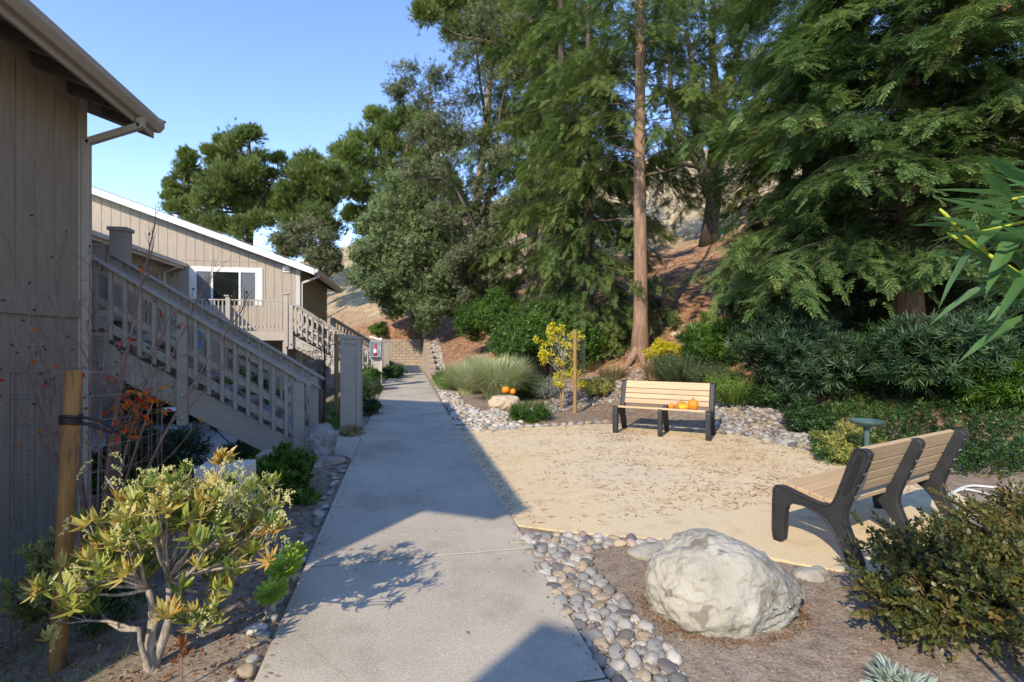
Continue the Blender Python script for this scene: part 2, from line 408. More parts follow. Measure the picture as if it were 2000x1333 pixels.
leafmat('lf_pine', [(0.072,0.114,0.035),(0.122,0.175,0.047),(0.174,0.228,0.064),(0.232,0.275,0.088)], .25)
leafmat('lf_pine_dark', [(0.044,0.082,0.030),(0.074,0.127,0.041),(0.119,0.171,0.052)], .25)
leafmat('lf_oak', [(0.075,0.096,0.041),(0.116,0.137,0.062),(0.164,0.185,0.089),(0.205,0.198,0.089)], .22)
leafmat('lf_willow', [(0.093,0.135,0.054),(0.137,0.189,0.071),(0.180,0.236,0.100),(0.212,0.250,0.095)], .25)
leafmat('lf_green', [(0.034,0.081,0.014),(0.062,0.138,0.021),(0.097,0.196,0.029),(0.138,0.241,0.040)], .3, .35)
leafmat('lf_deep', [(0.017,0.044,0.013),(0.030,0.075,0.020),(0.048,0.112,0.028),(0.076,0.150,0.034)], .25, .35)
leafmat('lf_oleander', [(0.028,0.063,0.028),(0.046,0.099,0.038),(0.069,0.133,0.048),(0.108,0.168,0.050)], .2, .4)
leafmat('lf_near_oleander', [(0.065,0.160,0.048),(0.101,0.216,0.072),(0.144,0.272,0.120)], .35, .35)
leafmat('lf_yellow', [(.42,.36,.03),(.60,.52,.05),(.70,.62,.07),(.36,.36,.05)], .4)
leafmat('lf_varieg', [(.18,.20,.05),(.34,.33,.09),(.48,.45,.16),(.14,.17,.045)], .3)
leafmat('lf_pieris', [(0.103,0.172,0.034),(0.218,0.276,0.057),(0.368,0.380,0.092),(0.529,0.460,0.149),(0.483,0.276,0.069)], .3, .35)
leafmat('lf_flower', [(0.605,0.572,0.220),(0.726,0.682,0.330),(0.792,0.748,0.418)], .3)
leafmat('lf_red', [(.42,.02,.012),(.55,.08,.015),(.62,.20,.02),(.28,.10,.03)], .4)
leafmat('lf_redbrown', [(.25,.06,.04),(.32,.13,.08),(.22,.05,.03)], .3)
leafmat('lf_rust', [(.34,.11,.035),(.26,.09,.03),(.40,.17,.05)], .2)
leafmat('lf_abelia', [(0.046,0.054,0.017),(0.079,0.096,0.026),(0.119,0.132,0.038),(0.198,0.132,0.042)], .25, .35)
leafmat('lf_grass_blue', [(0.324,0.386,0.189),(0.432,0.496,0.270),(0.567,0.606,0.365),(0.513,0.468,0.243)], .25)
leafmat('lf_fescue', [(0.103,0.196,0.034),(0.161,0.265,0.052),(0.253,0.322,0.081)], .3)
leafmat('lf_dry', [(.30,.22,.11),(.42,.32,.17),(.22,.19,.08)], .25)
leafmat('lf_rosemary', [(0.060,0.102,0.042),(0.096,0.144,0.060),(0.144,0.186,0.090)], .2)
leafmat('lf_brightgreen', [(.06,.13,.02),(.10,.19,.03),(.14,.24,.045)], .3)
leafmat('lf_lavender', [(.20,.24,.20),(.28,.32,.26),(.24,.22,.32)], .2)
leafmat('lf_silver', [(.30,.38,.33),(.40,.48,.42)], .2)
leafmat('lf_aeonium', [(.16,.26,.03),(.27,.39,.06),(.40,.50,.11)], .35, .3)
leafmat('litter', [(.16,.075,.035),(.25,.12,.055),(.33,.19,.10),(.10,.06,.04)], .0, .8)
leafmat('litter_pale', [(.30,.24,.17),(.42,.34,.25),(.20,.14,.09)], .0, .8)
leafmat('needle_litter', [(.30,.13,.05),(.38,.18,.08),(.22,.10,.05)], .0, .8)
m_ = MATS['concrete']; n_ = m_.node_tree.nodes; l_ = m_.node_tree.links; b_ = n_['Principled BSDF']; src = b_.inputs['Base Color'].links[0].from_socket
gm = n_.new('ShaderNodeNewGeometry'); q1 = N(n_, 'ShaderNodeTexNoise', Scale=1.1, Detail=12); q1.inputs['Roughness'].default_value = .7; l_.new(gm.outputs['Position'], q1.inputs['Vector'])
rr_ = ramp(n_, [(.34,(.74,.72,.68)),(.5,(1,1,1)),(.68,(1.08,1.07,1.04))]); l_.new(q1.outputs['Fac'], rr_.inputs[0])
vo = n_.new('ShaderNodeTexVoronoi'); vo.feature = 'DISTANCE_TO_EDGE'; vo.inputs['Scale'].default_value = .45; q2 = N(n_, 'ShaderNodeTexNoise', Scale=2.5, Detail=6); l_.new(gm.outputs['Position'], q2.inputs['Vector'])
mxv = n_.new('ShaderNodeMix'); mxv.data_type = 'RGBA'; mxv.inputs[0].default_value = .12; l_.new(gm.outputs['Position'], mxv.inputs[6]); l_.new(q2.outputs['Color'], mxv.inputs[7]); l_.new(mxv.outputs[2], vo.inputs['Vector'])
rc_ = ramp(n_, [(.0,(.80,.78,.75)),(.0035,(1,1,1))]); l_.new(vo.outputs['Distance'], rc_.inputs[0])
def mul_(a, b, f):
    q = n_.new('ShaderNodeMix'); q.data_type = 'RGBA'; q.blend_type = 'MULTIPLY'; q.inputs[0].default_value = f; l_.new(a, q.inputs[6]); l_.new(b, q.inputs[7]); return q.outputs[2]
l_.new(mul_(mul_(src, rr_.outputs[0], .9), rc_.outputs[0], .6), b_.inputs['Base Color'])
# ground with its own places: mulch, reddish duff on the bank, dry grass higher up
def ground_mat():
    m, t, n, l, b = nt('ground'); b.inputs['Roughness'].default_value = .95; b.inputs['Specular IOR Level'].default_value = .15
    g = n.new('ShaderNodeNewGeometry'); sx = n.new('ShaderNodeSeparateXYZ'); l.new(g.outputs['Position'], sx.inputs[0])
    def noi(s, d=6): q = N(n, 'ShaderNodeTexNoise', Scale=s, Detail=d); l.new(g.outputs['Position'], q.inputs['Vector']); return q.outputs['Fac']
    def mix(f, a, bb):
        q = n.new('ShaderNodeMix'); q.data_type = 'RGBA'; l.new(f, q.inputs[0]); l.new(a, q.inputs[6]); l.new(bb, q.inputs[7]); return q.outputs[2]
    r1 = ramp(n, [(.3,(.13,.095,.07)),(.5,(.24,.19,.145)),(.7,(.36,.30,.235))]); l.new(noi(9,10), r1.inputs[0])
    r1b = ramp(n, [(.35,(.13,.09,.065)),(.65,(.42,.35,.275))]); l.new(noi(75,4), r1b.inputs[0])
    f = n.new('ShaderNodeMix'); f.data_type = 'RGBA'; f.inputs[0].default_value = .42; l.new(r1.outputs[0], f.inputs[6]); l.new(r1b.outputs[0], f.inputs[7]); soil = f.outputs[2]
    r2 = ramp(n, [(.32,(.17,.09,.052)),(.52,(.30,.165,.095)),(.72,(.42,.27,.17))]); l.new(noi(3,10), r2.inputs[0]); duff = r2.outputs[0]
    r3 = ramp(n, [(.3,(.29,.225,.14)),(.55,(.40,.32,.205)),(.75,(.48,.40,.27))]); l.new(noi(1.2,10), r3.inputs[0]); dry = r3.outputs[0]
    def step(lo, hi, src, namp=2.0, ns=.5):
        a = n.new('ShaderNodeMath'); a.operation = 'MULTIPLY_ADD'; l.new(noi(ns), a.inputs[0]); a.inputs[1].default_value = namp; l.new(src, a.inputs[2])
        r = n.new('ShaderNodeMapRange'); r.inputs[1].default_value = lo; r.inputs[2].default_value = hi; l.new(a.outputs[0], r.inputs[0]); return r.outputs[0]
    c = mix(step(.45, 1.2, sx.outputs['Z'], .9, 1.5), soil, duff)
    ml = n.new('ShaderNodeMath'); ml.operation = 'MULTIPLY_ADD'; l.new(sx.outputs['X'], ml.inputs[0]); ml.inputs[1].default_value = -.22; ml.inputs[2].default_value = 8.8
    mm = n.new('ShaderNodeMath'); mm.operation = 'MAXIMUM'; l.new(ml.outputs[0], mm.inputs[0]); mm.inputs[1].default_value = 0
    ad = n.new('ShaderNodeMath'); ad.operation = 'ADD'; l.new(mm.outputs[0], ad.inputs[0]); l.new(sx.outputs['Z'], ad.inputs[1])
    c = mix(step(13.5, 16, ad.outputs[0], 3.5, .25), c, dry)
    l.new(c, b.inputs['Base Color'])
    bp = n.new('ShaderNodeBump'); bp.inputs['Strength'].default_value = .7; bp.inputs['Distance'].default_value = .014; l.new(noi(34,10), bp.inputs['Height']); l.new(bp.outputs[0], b.inputs['Normal'])
ground_mat()
def court_mat():
    m, t, n, l, b = nt('decomposed_granite'); b.inputs['Roughness'].default_value = .95; b.inputs['Specular IOR Level'].default_value = .15
    g = n.new('ShaderNodeNewGeometry')
    def noi(s, d=6): q = N(n, 'ShaderNodeTexNoise', Scale=s, Detail=d); l.new(g.outputs['Position'], q.inputs['Vector']); return q.outputs['Fac']
    r = ramp(n, [(.3,(.62,.47,.28)),(.5,(.66,.53,.345)),(.7,(.61,.52,.38))]); l.new(noi(.55,8), r.inputs[0])
    r2 = ramp(n, [(.36,(.72,.66,.58)),(.5,(1,1,1)),(.66,(1.12,1.12,1.1))]); l.new(noi(190,3), r2.inputs[0])
    r3 = ramp(n, [(.30,(.82,.78,.70)),(.48,(1,1,1))]); l.new(noi(5,9), r3.inputs[0])
    q = n.new('ShaderNodeMix'); q.data_type = 'RGBA'; q.blend_type = 'MULTIPLY'; q.inputs[0].default_value = .75; l.new(r.outputs[0], q.inputs[6]); l.new(r2.outputs[0], q.inputs[7])
    q2 = n.new('ShaderNodeMix'); q2.data_type = 'RGBA'; q2.blend_type = 'MULTIPLY'; q2.inputs[0].default_value = .8; l.new(q.outputs[2], q2.inputs[6]); l.new(r3.outputs[0], q2.inputs[7])
    l.new(q2.outputs[2], b.inputs['Base Color'])
    bp = n.new('ShaderNodeBump'); bp.inputs['Strength'].default_value = .4; bp.inputs['Distance'].default_value = .01; l.new(noi(120,5), bp.inputs['Height']); l.new(bp.outputs[0], b.inputs['Normal'])
court_mat()
# ------------------------------------------------------------------ camera, light
cam = bpy.data.cameras.new('camera'); co = bpy.data.objects.new('camera', cam); COL.objects.link(co)
cam.lens = 18; cam.sensor_width = 36; co.location = (0,0,H); co.rotation_euler = (PI/2, 0, -TH); cam.clip_end = 2000; cam.clip_start = .05
SC.camera = co
PHI, EL = math.radians(40), math.radians(34)
su = bpy.data.lights.new('sun', 'SUN'); so = bpy.data.objects.new('sun', su); COL.objects.link(so)
su.energy = 2.15; su.angle = math.radians(.53); su.color = (1,.96,.90)
sd = Vector((math.sin(PHI)*math.cos(EL), math.cos(PHI)*math.cos(EL), -math.sin(EL)))
so.rotation_euler = sd.to_track_quat('-Z','Y').to_euler(); so.location = (-20,-20,30)
wd = bpy.data.worlds.new('World'); SC.world = wd; wd.use_nodes = True
wn = wd.node_tree; sk = wn.nodes.new('ShaderNodeTexSky'); sk.sky_type = 'NISHITA'; sk.sun_disc = False
sk.sun_elevation = EL; sk.sun_rotation = PI+PHI; sk.air_density = 1.0; sk.dust_density = 0; sk.ozone_density = 3.0; sk.altitude = 1200
bg = wn.nodes['Background']; hsv = wn.nodes.new('ShaderNodeHueSaturation'); hsv.inputs['Hue'].default_value = .512; hsv.inputs['Saturation'].default_value = 1.15; hsv.inputs['Value'].default_value = 1.32; wn.links.new(sk.outputs[0], hsv.inputs['Color']); wn.links.new(hsv.outputs[0], bg.inputs[0]); bg.inputs[1].default_value = .15
SC.view_settings.view_transform = 'Standard'; SC.view_settings.look = 'None'; SC.view_settings.gamma = 1
SC.view_settings.exposure = 1.33
SC.view_settings.use_white_balance = True; SC.view_settings.white_balance_temperature = 8200; SC.view_settings.white_balance_tint = 8
# ------------------------------------------------------------------ ground
def axis(lo, hi, fine_lo, fine_hi, fs, g):
    a = list(np.arange(fine_lo, fine_hi+1e-6, fs)); s = fs; x = fine_hi
    while x < hi: s *= g; x += s; a.append(x)
    s = fs; x = fine_lo
    while x > lo: s *= g; x -= s; a.insert(0, x)
    return np.array(a)
gx = axis(-160, 220, -6, 16, .12, 1.06); gy = axis(-40, 320, 0, 36, .15, 1.06)
X, Y = np.meshgrid(gx, gy); Z = gz(X, Y); nx, ny = len(gx), len(gy)
# keep the sheet just under the slabs
Z = np.where((X > -.66) & (X < .91) & (Y < 34.4), -.12, Z)
me = bpy.data.meshes.new('ground'); V = np.stack([X,Y,Z],-1).reshape(-1,3).astype(np.float32)
i = (np.arange(ny-1)[:,None]*nx + np.arange(nx-1)[None]).ravel(); F = np.stack([i,i+1,i+nx+1,i+nx],1).astype(np.int32)
me.vertices.add(len(V)); me.vertices.foreach_set('co', V.ravel()); me.loops.add(len(F)*4); me.loops.foreach_set('vertex_index', F.ravel())
me.polygons.add(len(F)); me.polygons.foreach_set('loop_start', np.arange(len(F),dtype=np.int32)*4); me.update(calc_edges=True)
me.polygons.foreach_set('use_smooth', [True]*len(F)); me.materials.append(MATS['ground'])
struct_o = bpy.data.objects.new('ground', me); COL.objects.link(struct_o); struct(struct_o)
# path: slabs with open joints, bed below
mb = MB(); js = [-3,-.8,.9,2.25,3.78,5.12,6.88,8.7,10.5,12.2,13.9,15.6,17.4,19.2,21,22.8,24.6,26.4,28.2,30,31.8,34.2]
PX0, PX1 = -.68, .93
for a, b in zip(js[:-1], js[1:]):
    mb.box((PX0+random.uniform(-.008,.008), a+.009, -.11), (PX1+random.uniform(-.008,.008), b-.009, .03+random.uniform(-.002,.002)))
# entry walks flaring off to the two stair feet
for (y0, y1) in ((7.55, 9.45), (18.7, 20.5), (29.6,31)):
    poly = [(PX0-.006,y0-.35),(PX0-.006,y1+.3)]
    for k in range(7):
        a = k/6*PI/2; poly.append((PX0-.3*math.sin(a)-.006, y1+.3-.3*(math.sin(a)) if k else y1+.3))
    poly = [(PX0-.006,y0-.45),(PX0-.006,y1+.55),(PX0-.06,y1+.3),(PX0-.2,y1+.1),(PX0-.45,y1),(-2.0,y1),(-2.0,y0),(PX0-.42,y0),(PX0-.2,y0-.1),(PX0-.07,y0-.28)]
    mb.prism(poly[::-1], 'z', -.3, .0275)
struct(obj('path', mb, 'concrete', bevel=.004))
struct(obj('path_joint_bed', MB().box((PX0+.004,-3,-.1),(PX1-.004,34.2,.021)), 'joint'))
# court of decomposed granite
cp = [G(893,838),G(1000,1037)] 
cp = [Vector((.935,9.25,0)), Vector((.935,4.33,0))] + [G(*p) for p in [(1120,1043),(1300,1054),(1420,1075),(1560,1103),(1640,1118),(1760,1130),(1880,1110),(1930,1040),(1905,985),(1850,955),(1760,930),(1690,912),(1655,903),(1590,884),(1520,868),(1460,852),(1400,842),(1330,832),(1250,829),(1183,829),(1090,832),(1000,838)]]
def smooth_poly(P, keep=2, it=2):
    for _ in range(it):
        Q = P[:keep]
        R = P[keep-1:]+P[:1]
        for a, b in zip(R[:-1], R[1:]): Q += [a.lerp(b,.25), a.lerp(b,.75)]
        P = Q
    return P
cs = smooth_poly(cp)
mb = MB(); n = len(cs)
mb.add([(p.x,p.y,.014) for p in cs]+[(p.x,p.y,-.15) for p in cs], [tuple(range(n))]+[(i,n+i,n+(i+1)%n,(i+1)%n) for i in range(n)])
struct(obj('court', mb, 'decomposed_granite'))
struct(obj('patio', MB().box((-12,10.6,-.95),(-3.1,18.2,-.80)), 'patio_concrete'))
def inpoly(x, y, P):
    c = False; j = len(P)-1
    for i in range(len(P)):
        if (P[i].y > y) != (P[j].y > y) and x < (P[j].x-P[i].x)*(y-P[i].y)/(P[j].y-P[i].y)+P[i].x: c = not c
        j = i
    return c

leafmat('lf_pine_bright', [(0.076,0.124,0.029),(0.119,0.173,0.044),(0.170,0.231,0.064),(0.212,0.264,0.083)], .3)
leafmat('lf_oleander_dark', [(0.018,0.045,0.020),(0.031,0.067,0.027),(0.050,0.095,0.037),(0.078,0.123,0.045)], .2, .45)

pm('bark_pieris', (.40,.34,.28), (.22,.18,.145), 14, .9, .6, 40, stretch=(3,3,1))
# ------------------------------------------------------------------ buildings
WX = -3.98; SL = .36
def building(y0, y1, zb, ztop, label, near, hip=False, name='apartment_building', xw=-20.0):
    """wall on the path side at x = WX, eave parallel to the path, gable ends at y0 and y1"""
    root = thing(name, label, 'building', (WX, y0, 0)); O = Vector((WX, y0, 0))
    tr = 'trim_shade' if near else 'trim'; sd_ = 'siding_shade' if near else 'siding'; side = 'siding_shade' if near else 'siding_olive_shade'
    ex = WX+.59; rx = -11.6; ez = ztop-.30                 # eave x, ridge x, underside of deck at the eave
    roofz = lambda x: ez + SL*(ex-x) if x > rx else ez + SL*(ex-rx) - SL*(rx-x)
    L = lambda *p: (p[0]-O.x, p[1]-O.y, p[2])
    # side wall: boards with real grooves over a dark backing
    mb = MB(); bk = MB(); y = y0+.002; zt = roofz(WX)-.02
    bk.box(L(WX-.12,y0+.03,zb), L(WX-.014,y1-.03,zt))
    while y < y1-.02:
        e = min(y+.292, y1-.002); mb.box(L(WX-.0135,y,zb+.0), L(WX,e,1.885)); mb.box(L(WX-.0135,y,2.12), L(WX,e,zt)); y += .305
    obj('side_wall', mb, side, root); obj('wall_backing', bk, 'groove', root)
    mb = MB().box(L(WX-.01,y0+.1,1.885), L(WX+.028,y1-.1,2.12)); mb.box(L(WX-.005,y0+.1,zt-.16), L(WX+.022,y1-.1,zt-.003))
    obj('band_board', mb, sd_ if near else side, root, bevel=.004)
    # gable walls
    for (yy, sg) in ((y0, 1), (y1, -1)):
        mb = MB(); x = WX-.002
        while x > xw:
            a = x-.292
            ztl, ztr = (roofz(a)-.01, roofz(x)-.01) if not hip else (zt, zt)
            for (q0, q1a, q1b) in ((zb, 1.96, 1.96), (1.966, ztl, ztr)):
                mb.prism([(a-O.x,q0),(x-O.x,q0),(x-O.x,q1b),(a-O.x,q1a)], 'y', yy-O.y-(.0 if sg > 0 else 0), yy-O.y+.0135*sg)
            x -= .305
        obj('gable_wall', mb, sd_, root)
        mb = MB(); k = 14
        pts = [(xw-O.x, zb), (WX-.02-O.x, zb), (WX-.02-O.x, roofz(WX)-.03), (rx-O.x, roofz(rx)-.03), (xw-O.x, roofz(xw)-.03)]
        if hip: pts = [(a_, min(z_, zt)) for a_, z_ in pts]
        mb.prism(pts, 'y', yy-O.y+.014*sg, yy-O.y+.12*sg); obj('gable_backing', mb, 'groove', root)
    # corner boards
    for yy, sg in ((y0,-1),(y1,1)):
        mb = MB(); mb.box(L(WX-.12,yy,zb),L(WX-.0,yy+sg*.022,zt)); mb.box(L(WX-.0,yy+sg*.022,zb),L(WX+.024,yy-sg*.13,zt-.005))
        obj('corner_board', mb, tr, root, bevel=.004)
    # roof deck with shingles, rake and eave fascia, rafters
    ya, yb = y0-.39, y1+.39
    rf = MB(); th = .09
    if not hip:
        rf.prism([(ex-O.x,ez+.012),(ex-O.x,ez+th),(rx-O.x,roofz(rx)+th),(2*rx-ex-O.x,ez+th),(2*rx-ex-O.x,ez+.012),(rx-O.x,roofz(rx)+.012)], 'y', ya-O.y, yb-O.y)
    else:
        c = 4.0; A = [(ex,ya),(ex,yb),(2*rx-ex,yb),(2*rx-ex,ya)]
        vs = [L(x,y,ez+th) for x,y in A]+[L(rx,ya+ex-rx,roofz(rx)+th), L(rx,yb-(ex-rx),roofz(rx)+th)]
        vs += [L(x,y,ez+.012) for x,y in A]
        rf.add(vs, [(0,1,5,4),(1,2,5),(2,3,4,5),(3,0,4),(6,9,8,7),(0,6,7,1),(1,7,8,2),(2,8,9,3),(3,9,6,0)])
    ro = obj('roof', rf, 'shingle', root)
    if hip: return root
    sh = MB(); sh.prism([(ex-.006-O.x,ez),(rx-O.x,roofz(rx)),(rx-O.x,roofz(rx)+.010),(ex-.006-O.x,ez+.010)],'y',ya+.045-O.y,yb-.045-O.y); obj('soffit', sh, 'underside', root)
    # shingle tabs along the rake edge
    for yy in (ya-.035, yb):
        mb = MB().prism([(ex+.02-O.x,ez-.15),(ex+.02-O.x,ez+.085),(rx-O.x,roofz(rx)+.085+.007),(rx-O.x,roofz(rx)-.15)], 'y', yy-O.y, yy+.035-O.y)
        obj('rake_board', mb, 'trim_shade' if near else 'trim_white', root, bevel=.004)  # sunny far rake takes a lighter copy of the trim, sunlight in its colour
    for yy in (ya-.06, yb):
        mb = MB().prism([(ex+.16-O.x,ez+.085),(ex+.16-O.x,ez+.105),(rx-O.x,roofz(rx)+.112),(rx-O.x,roofz(rx)+.095)], 'y', yy-O.y, yy+.06-O.y)
        obj('roof_edge', mb, 'shingle', ro)
    mb = MB(); mb.box(L(ex,ya+.004,ez-.14), L(ex+.035,yb-.004,ez+.06)); obj('eave_board', mb, tr, root, bevel=.004)
    gp = [(ex+.036,ez+.075),(ex+.036,ez-.07),(ex+.10,ez-.07),(ex+.155,ez-.0),(ex+.155,ez+.075),(ex+.145,ez+.075),(ex+.145,ez+.004),(ex+.095,ez-.06),(ex+.046,ez-.06),(ex+.046,ez+.075)]
    mb = MB().prism([(x-O.x,z) for x,z in gp], 'y', ya-.02-O.y, yb+.02-O.y)
    for yy in (ya-.024, yb+.016): mb.prism([(ex+.036-O.x,ez+.072),(ex+.036-O.x,ez-.07),(ex+.10-O.x,ez-.07),(ex+.155-O.x,ez),(ex+.155-O.x,ez+.072)], 'y', yy-O.y, yy+.008-O.y)
    gu = obj('gutter', mb, tr, root)
    yy = y0+.5
    while yy < y1:
        mb = MB().prism([(WX+.03-O.x,roofz(WX+.03)-.004),(WX+.03-O.x,roofz(WX+.03)-.15),(ex-.01-O.x,ez-.125),(ex-.01-O.x,ez-.004)], 'y', yy-O.y, yy+.045-O.y)
        obj('rafter_tail', mb, 'underside', root); yy += .61
    for yy in (ya+.02, yb-.065):
        mb = MB().prism([(WX+.03-O.x,roofz(WX+.03)-.004),(WX+.03-O.x,roofz(WX+.03)-.12),(ex-.01-O.x,ez-.1),(ex-.01-O.x,ez-.004)], 'y', yy-O.y, yy+.045-O.y)
        obj('rafter_tail', mb, 'underside', root)
    # downspout at the corner nearest the photographed side
    yd = (y1+.02 if near else y0+.0)
    s = -1 if near else 1; yo = y1-.08 if near else y0+.08
    mb = MB()
    def bar(p, q, w):
        p, q = Vector(L(*p)), Vector(L(*q)); mb.tube([p, q], w*.7, 4)
    mb.box(L(ex+.045,yo-.04,ez-.20),L(ex+.125,yo+.04,ez-.069))
    a = Vector(L(ex+.085,yo,ez-.17)); b = Vector(L(WX+.068,yo,ez-.43))
    d = Vector((0,.04,0)); up = Vector((.012,0,.036)).normalized()*.04; up = (b-a).cross(Vector((0,1,0))).normalized()*.04
    vs = [p+x+u for p in (a,b) for x,u in ((d,up),(-d,up),(-d,-up),(d,-up))]
    mb.add(vs, [(0,1,2,3),(7,6,5,4),(0,4,5,1),(1,5,6,2),(2,6,7,3),(3,7,4,0)])
    mb.box(L(WX+.028,yo-.04,zb),L(WX+.108,yo+.04,ez-.40))
    obj('downspout', mb, tr, root, bevel=.006)
    return root
B1 = building(-.1, 7.48, -1.1, 4.83, 'shaded tan building, toned darker for its shade, with grooved siding cut off by the left edge of the picture', True)
B0 = thing('neighbour_building', 'building with a cut-off corner behind the camera whose eave shades the near path', 'building', (-3.98,-3.6,0))
pl = lambda P: [(x+3.98, y+3.6) for x, y in P]
obj('wall', MB().prism(pl([(-3.98,-14),(-3.98,-3.55),(-9,-8.2),(-13,-14)]), 'z', -1.1, 4.6), 'siding_shade', B0)
rp = pl([(-3.39,-14.4),(-3.39,-2.58),(-3.6,-2.42),(-9.6,-8.0),(-14,-14.4)]); mb = MB(); n_ = len(rp)
mb.add([(x,y,4.48) for x,y in rp]+[(x,y,4.60) for x,y in rp]+[(-4.5,-7.5,6.6)], [tuple(range(n_))[::-1]]+[(k,(k+1)%n_,n_+(k+1)%n_,n_+k) for k in range(n_)]+[(n_+k,n_+(k+1)%n_,2*n_) for k in range(n_)])
obj('roof', mb, 'shingle', B0)
B2 = building(21.1, 28.2, -.95, 4.58, 'sunlit tan building with white rake board and a picture window, beyond the near staircase', False)
O2 = Vector((WX, 21.1, 0)); y2 = 21.1
# window of the far building
a, b = onY(370,520,y2), onY(513,600,y2); x0, x1, z1 = a.x, onY(513,524,y2).x, a.z; z0 = 2.95
wt = obj('window', MB().box((x0-O2.x,-.03,z1-.13-0),(x1-O2.x,-.001,z1)).box((x0-O2.x,-.03,z0),(x0+.2-O2.x,-.001,z1-.131)).box((x1-.2-O2.x,-.03,z0),(x1-O2.x,-.001,z1-.131)), 'trim_white', B2, bevel=.004)
xa, xb = x0+.2-O2.x, x1-.2-O2.x; wz = z1-.131; w3 = (xb-xa)
mb = MB().box((xa,-.045,wz-.05),(xb,-.002,wz)); mb.box((xa,-.045,z0),(xa+.05,-.002,wz-.051)).box((xb-.05,-.045,z0),(xb,-.002,wz-.051))
for f in (.27,.72): mb.box((xa+w3*f-.035,-.045,z0),(xa+w3*f+.035,-.002,wz-.051))
obj('window_frame', mb, 'galv' if 0 else 'trim_white', wt)
obj('pane', MB().box((xa+.051,-.02,z0),(xa+w3*.27-.036,-.003,wz-.052)), 'blind', wt)
obj('pane', MB().box((xa+w3*.27+.036,-.012,z0),(xa+w3*.72-.036,-.003,wz-.052)), 'glass_dark', wt)
obj('pane', MB().box((xa+w3*.72+.036,-.02,z0),(xb-.051,-.003,wz-.052)), 'blind', wt)
p = onY(560,528,y2)
mb = MB().box((p.x-.12-O2.x,-.05,p.z-.08),(p.x+.12-O2.x,-.002,p.z+.12)).prism([(p.x-.13-O2.x,p.z+.12),(p.x+.13-O2.x,p.z+.12),(p.x+.13-O2.x,p.z+.15),(p.x-.13-O2.x,p.z+.15)],'y',-.14,0)
mb.box((p.x-.12-O2.x,-.13,p.z+.02),(p.x+.12-O2.x,-.051,p.z+.119)); obj('vent_hood', mb, 'trim_white', B2, bevel=.003)
# seam flashing
p = onY(480,511,y2); obj('seam_strip', MB().box((x0-.3-O2.x,-.012,p.z-.012),(-.1,-.001,p.z+.012)), 'siding', B2)
# wing of the far building: its wall faces the path and lies in shade
def wing():
    xe, ze, xw_, ya, yb = -8.04, 4.40, -8.5, 12.2, 21.09
    f = lambda x: ze + SL*(xe-x)
    mb = MB(); y = ya
    while y < yb-.03:
        e = min(y+.292, yb); mb.box((xw_-.0135-O2.x,y-O2.y,-.9),(xw_-O2.x,e-O2.y,f(xw_)-.02)); y += .305
    w = obj('wing_wall', mb, 'siding', B2); obj('wall_backing', MB().box((xw_-4-O2.x,ya+.02-O2.y,-.9),(xw_-.014-O2.x,yb-O2.y,f(xw_)-.02)), 'groove', w)
    pr = obj('wing_roof', MB().prism([(xe-O2.x,ze+.02),(xe-O2.x,ze+.10),(-13-O2.x,f(-13)+.10),(-13-O2.x,f(-13)+.02)],'y',ya-.4-O2.y,yb-O2.y), 'shingle', B2)
    obj('wing_soffit', MB().prism([(xe-.01-O2.x,ze+.01),(xe-.01-O2.x,ze+.018),(-12.9-O2.x,f(-12.9)+.018),(-12.9-O2.x,f(-12.9)+.01)],'y',ya-.35-O2.y,yb-.01-O2.y), 'underside', pr)
    obj('eave_board', MB().box((xe+.001-O2.x,ya-.4-O2.y,ze-.14),(xe+.04-O2.x,yb-.02-O2.y,ze+.09)).box((xe+.0401-O2.x,ya-.4-O2.y,ze-.05),(xe+.14-O2.x,yb-.02-O2.y,ze+.08)), 'trim', pr, bevel=.004)
    a, b = Vector((xe+.03-O2.x,-.55,ze-.14)), Vector((xw_+.06-O2.x,-.55,ze-.34)); obj('downspout', MB().tube([a,b,b-Vector((0,0,4.6))], .045, 8), 'trim', pr)
    for y in (13.2, 16.8): 
        wn_ = obj('window', MB().box((xw_-O2.x,y-O2.y,2.6),(xw_+.03-O2.x,y+1.5-O2.y,2.68)).box((xw_-O2.x,y-O2.y,3.7),(xw_+.03-O2.x,y+1.5-O2.y,3.78)).box((xw_-O2.x,y-O2.y,2.681),(xw_+.03-O2.x,y+.08-O2.y,3.699)).box((xw_-O2.x,y+1.42-O2.y,2.681),(xw_+.03-O2.x,y+1.5-O2.y,3.699)), 'trim', B2)
        obj('pane', MB().box((xw_+.001-O2.x,y+.081-O2.y,2.681),(xw_+.012-O2.x,y+1.419-O2.y,3.699)), 'glass_dark', wn_)
    d_ = obj('door', MB().box((xw_+.001-O2.x,19.3-O2.y,1.98),(xw_+.03-O2.x,20.2-O2.y,4.0)), 'siding_olive_shade', B2); obj('wing_deck_band', MB().box((xw_+.001-O2.x,ya-O2.y,1.75),(xw_+.04-O2.x,yb-.02-O2.y,1.95)), 'siding', B2)
    q = onX_(268,563,xw_)
    lm = obj('wall_lamp', MB().lathe([(.05,-.1),(.09,.02),(.02,.06)],12,(q.x+.10-O2.x,q.y-O2.y,q.z)), 'black_metal', B2)
def onX_(px, py, X_):
    r = (px-1000)/1000; D = X_/(r*CT+ST); return C(px, py, D)
wing()
q = C(389, 655, 11.5); q.z = 0
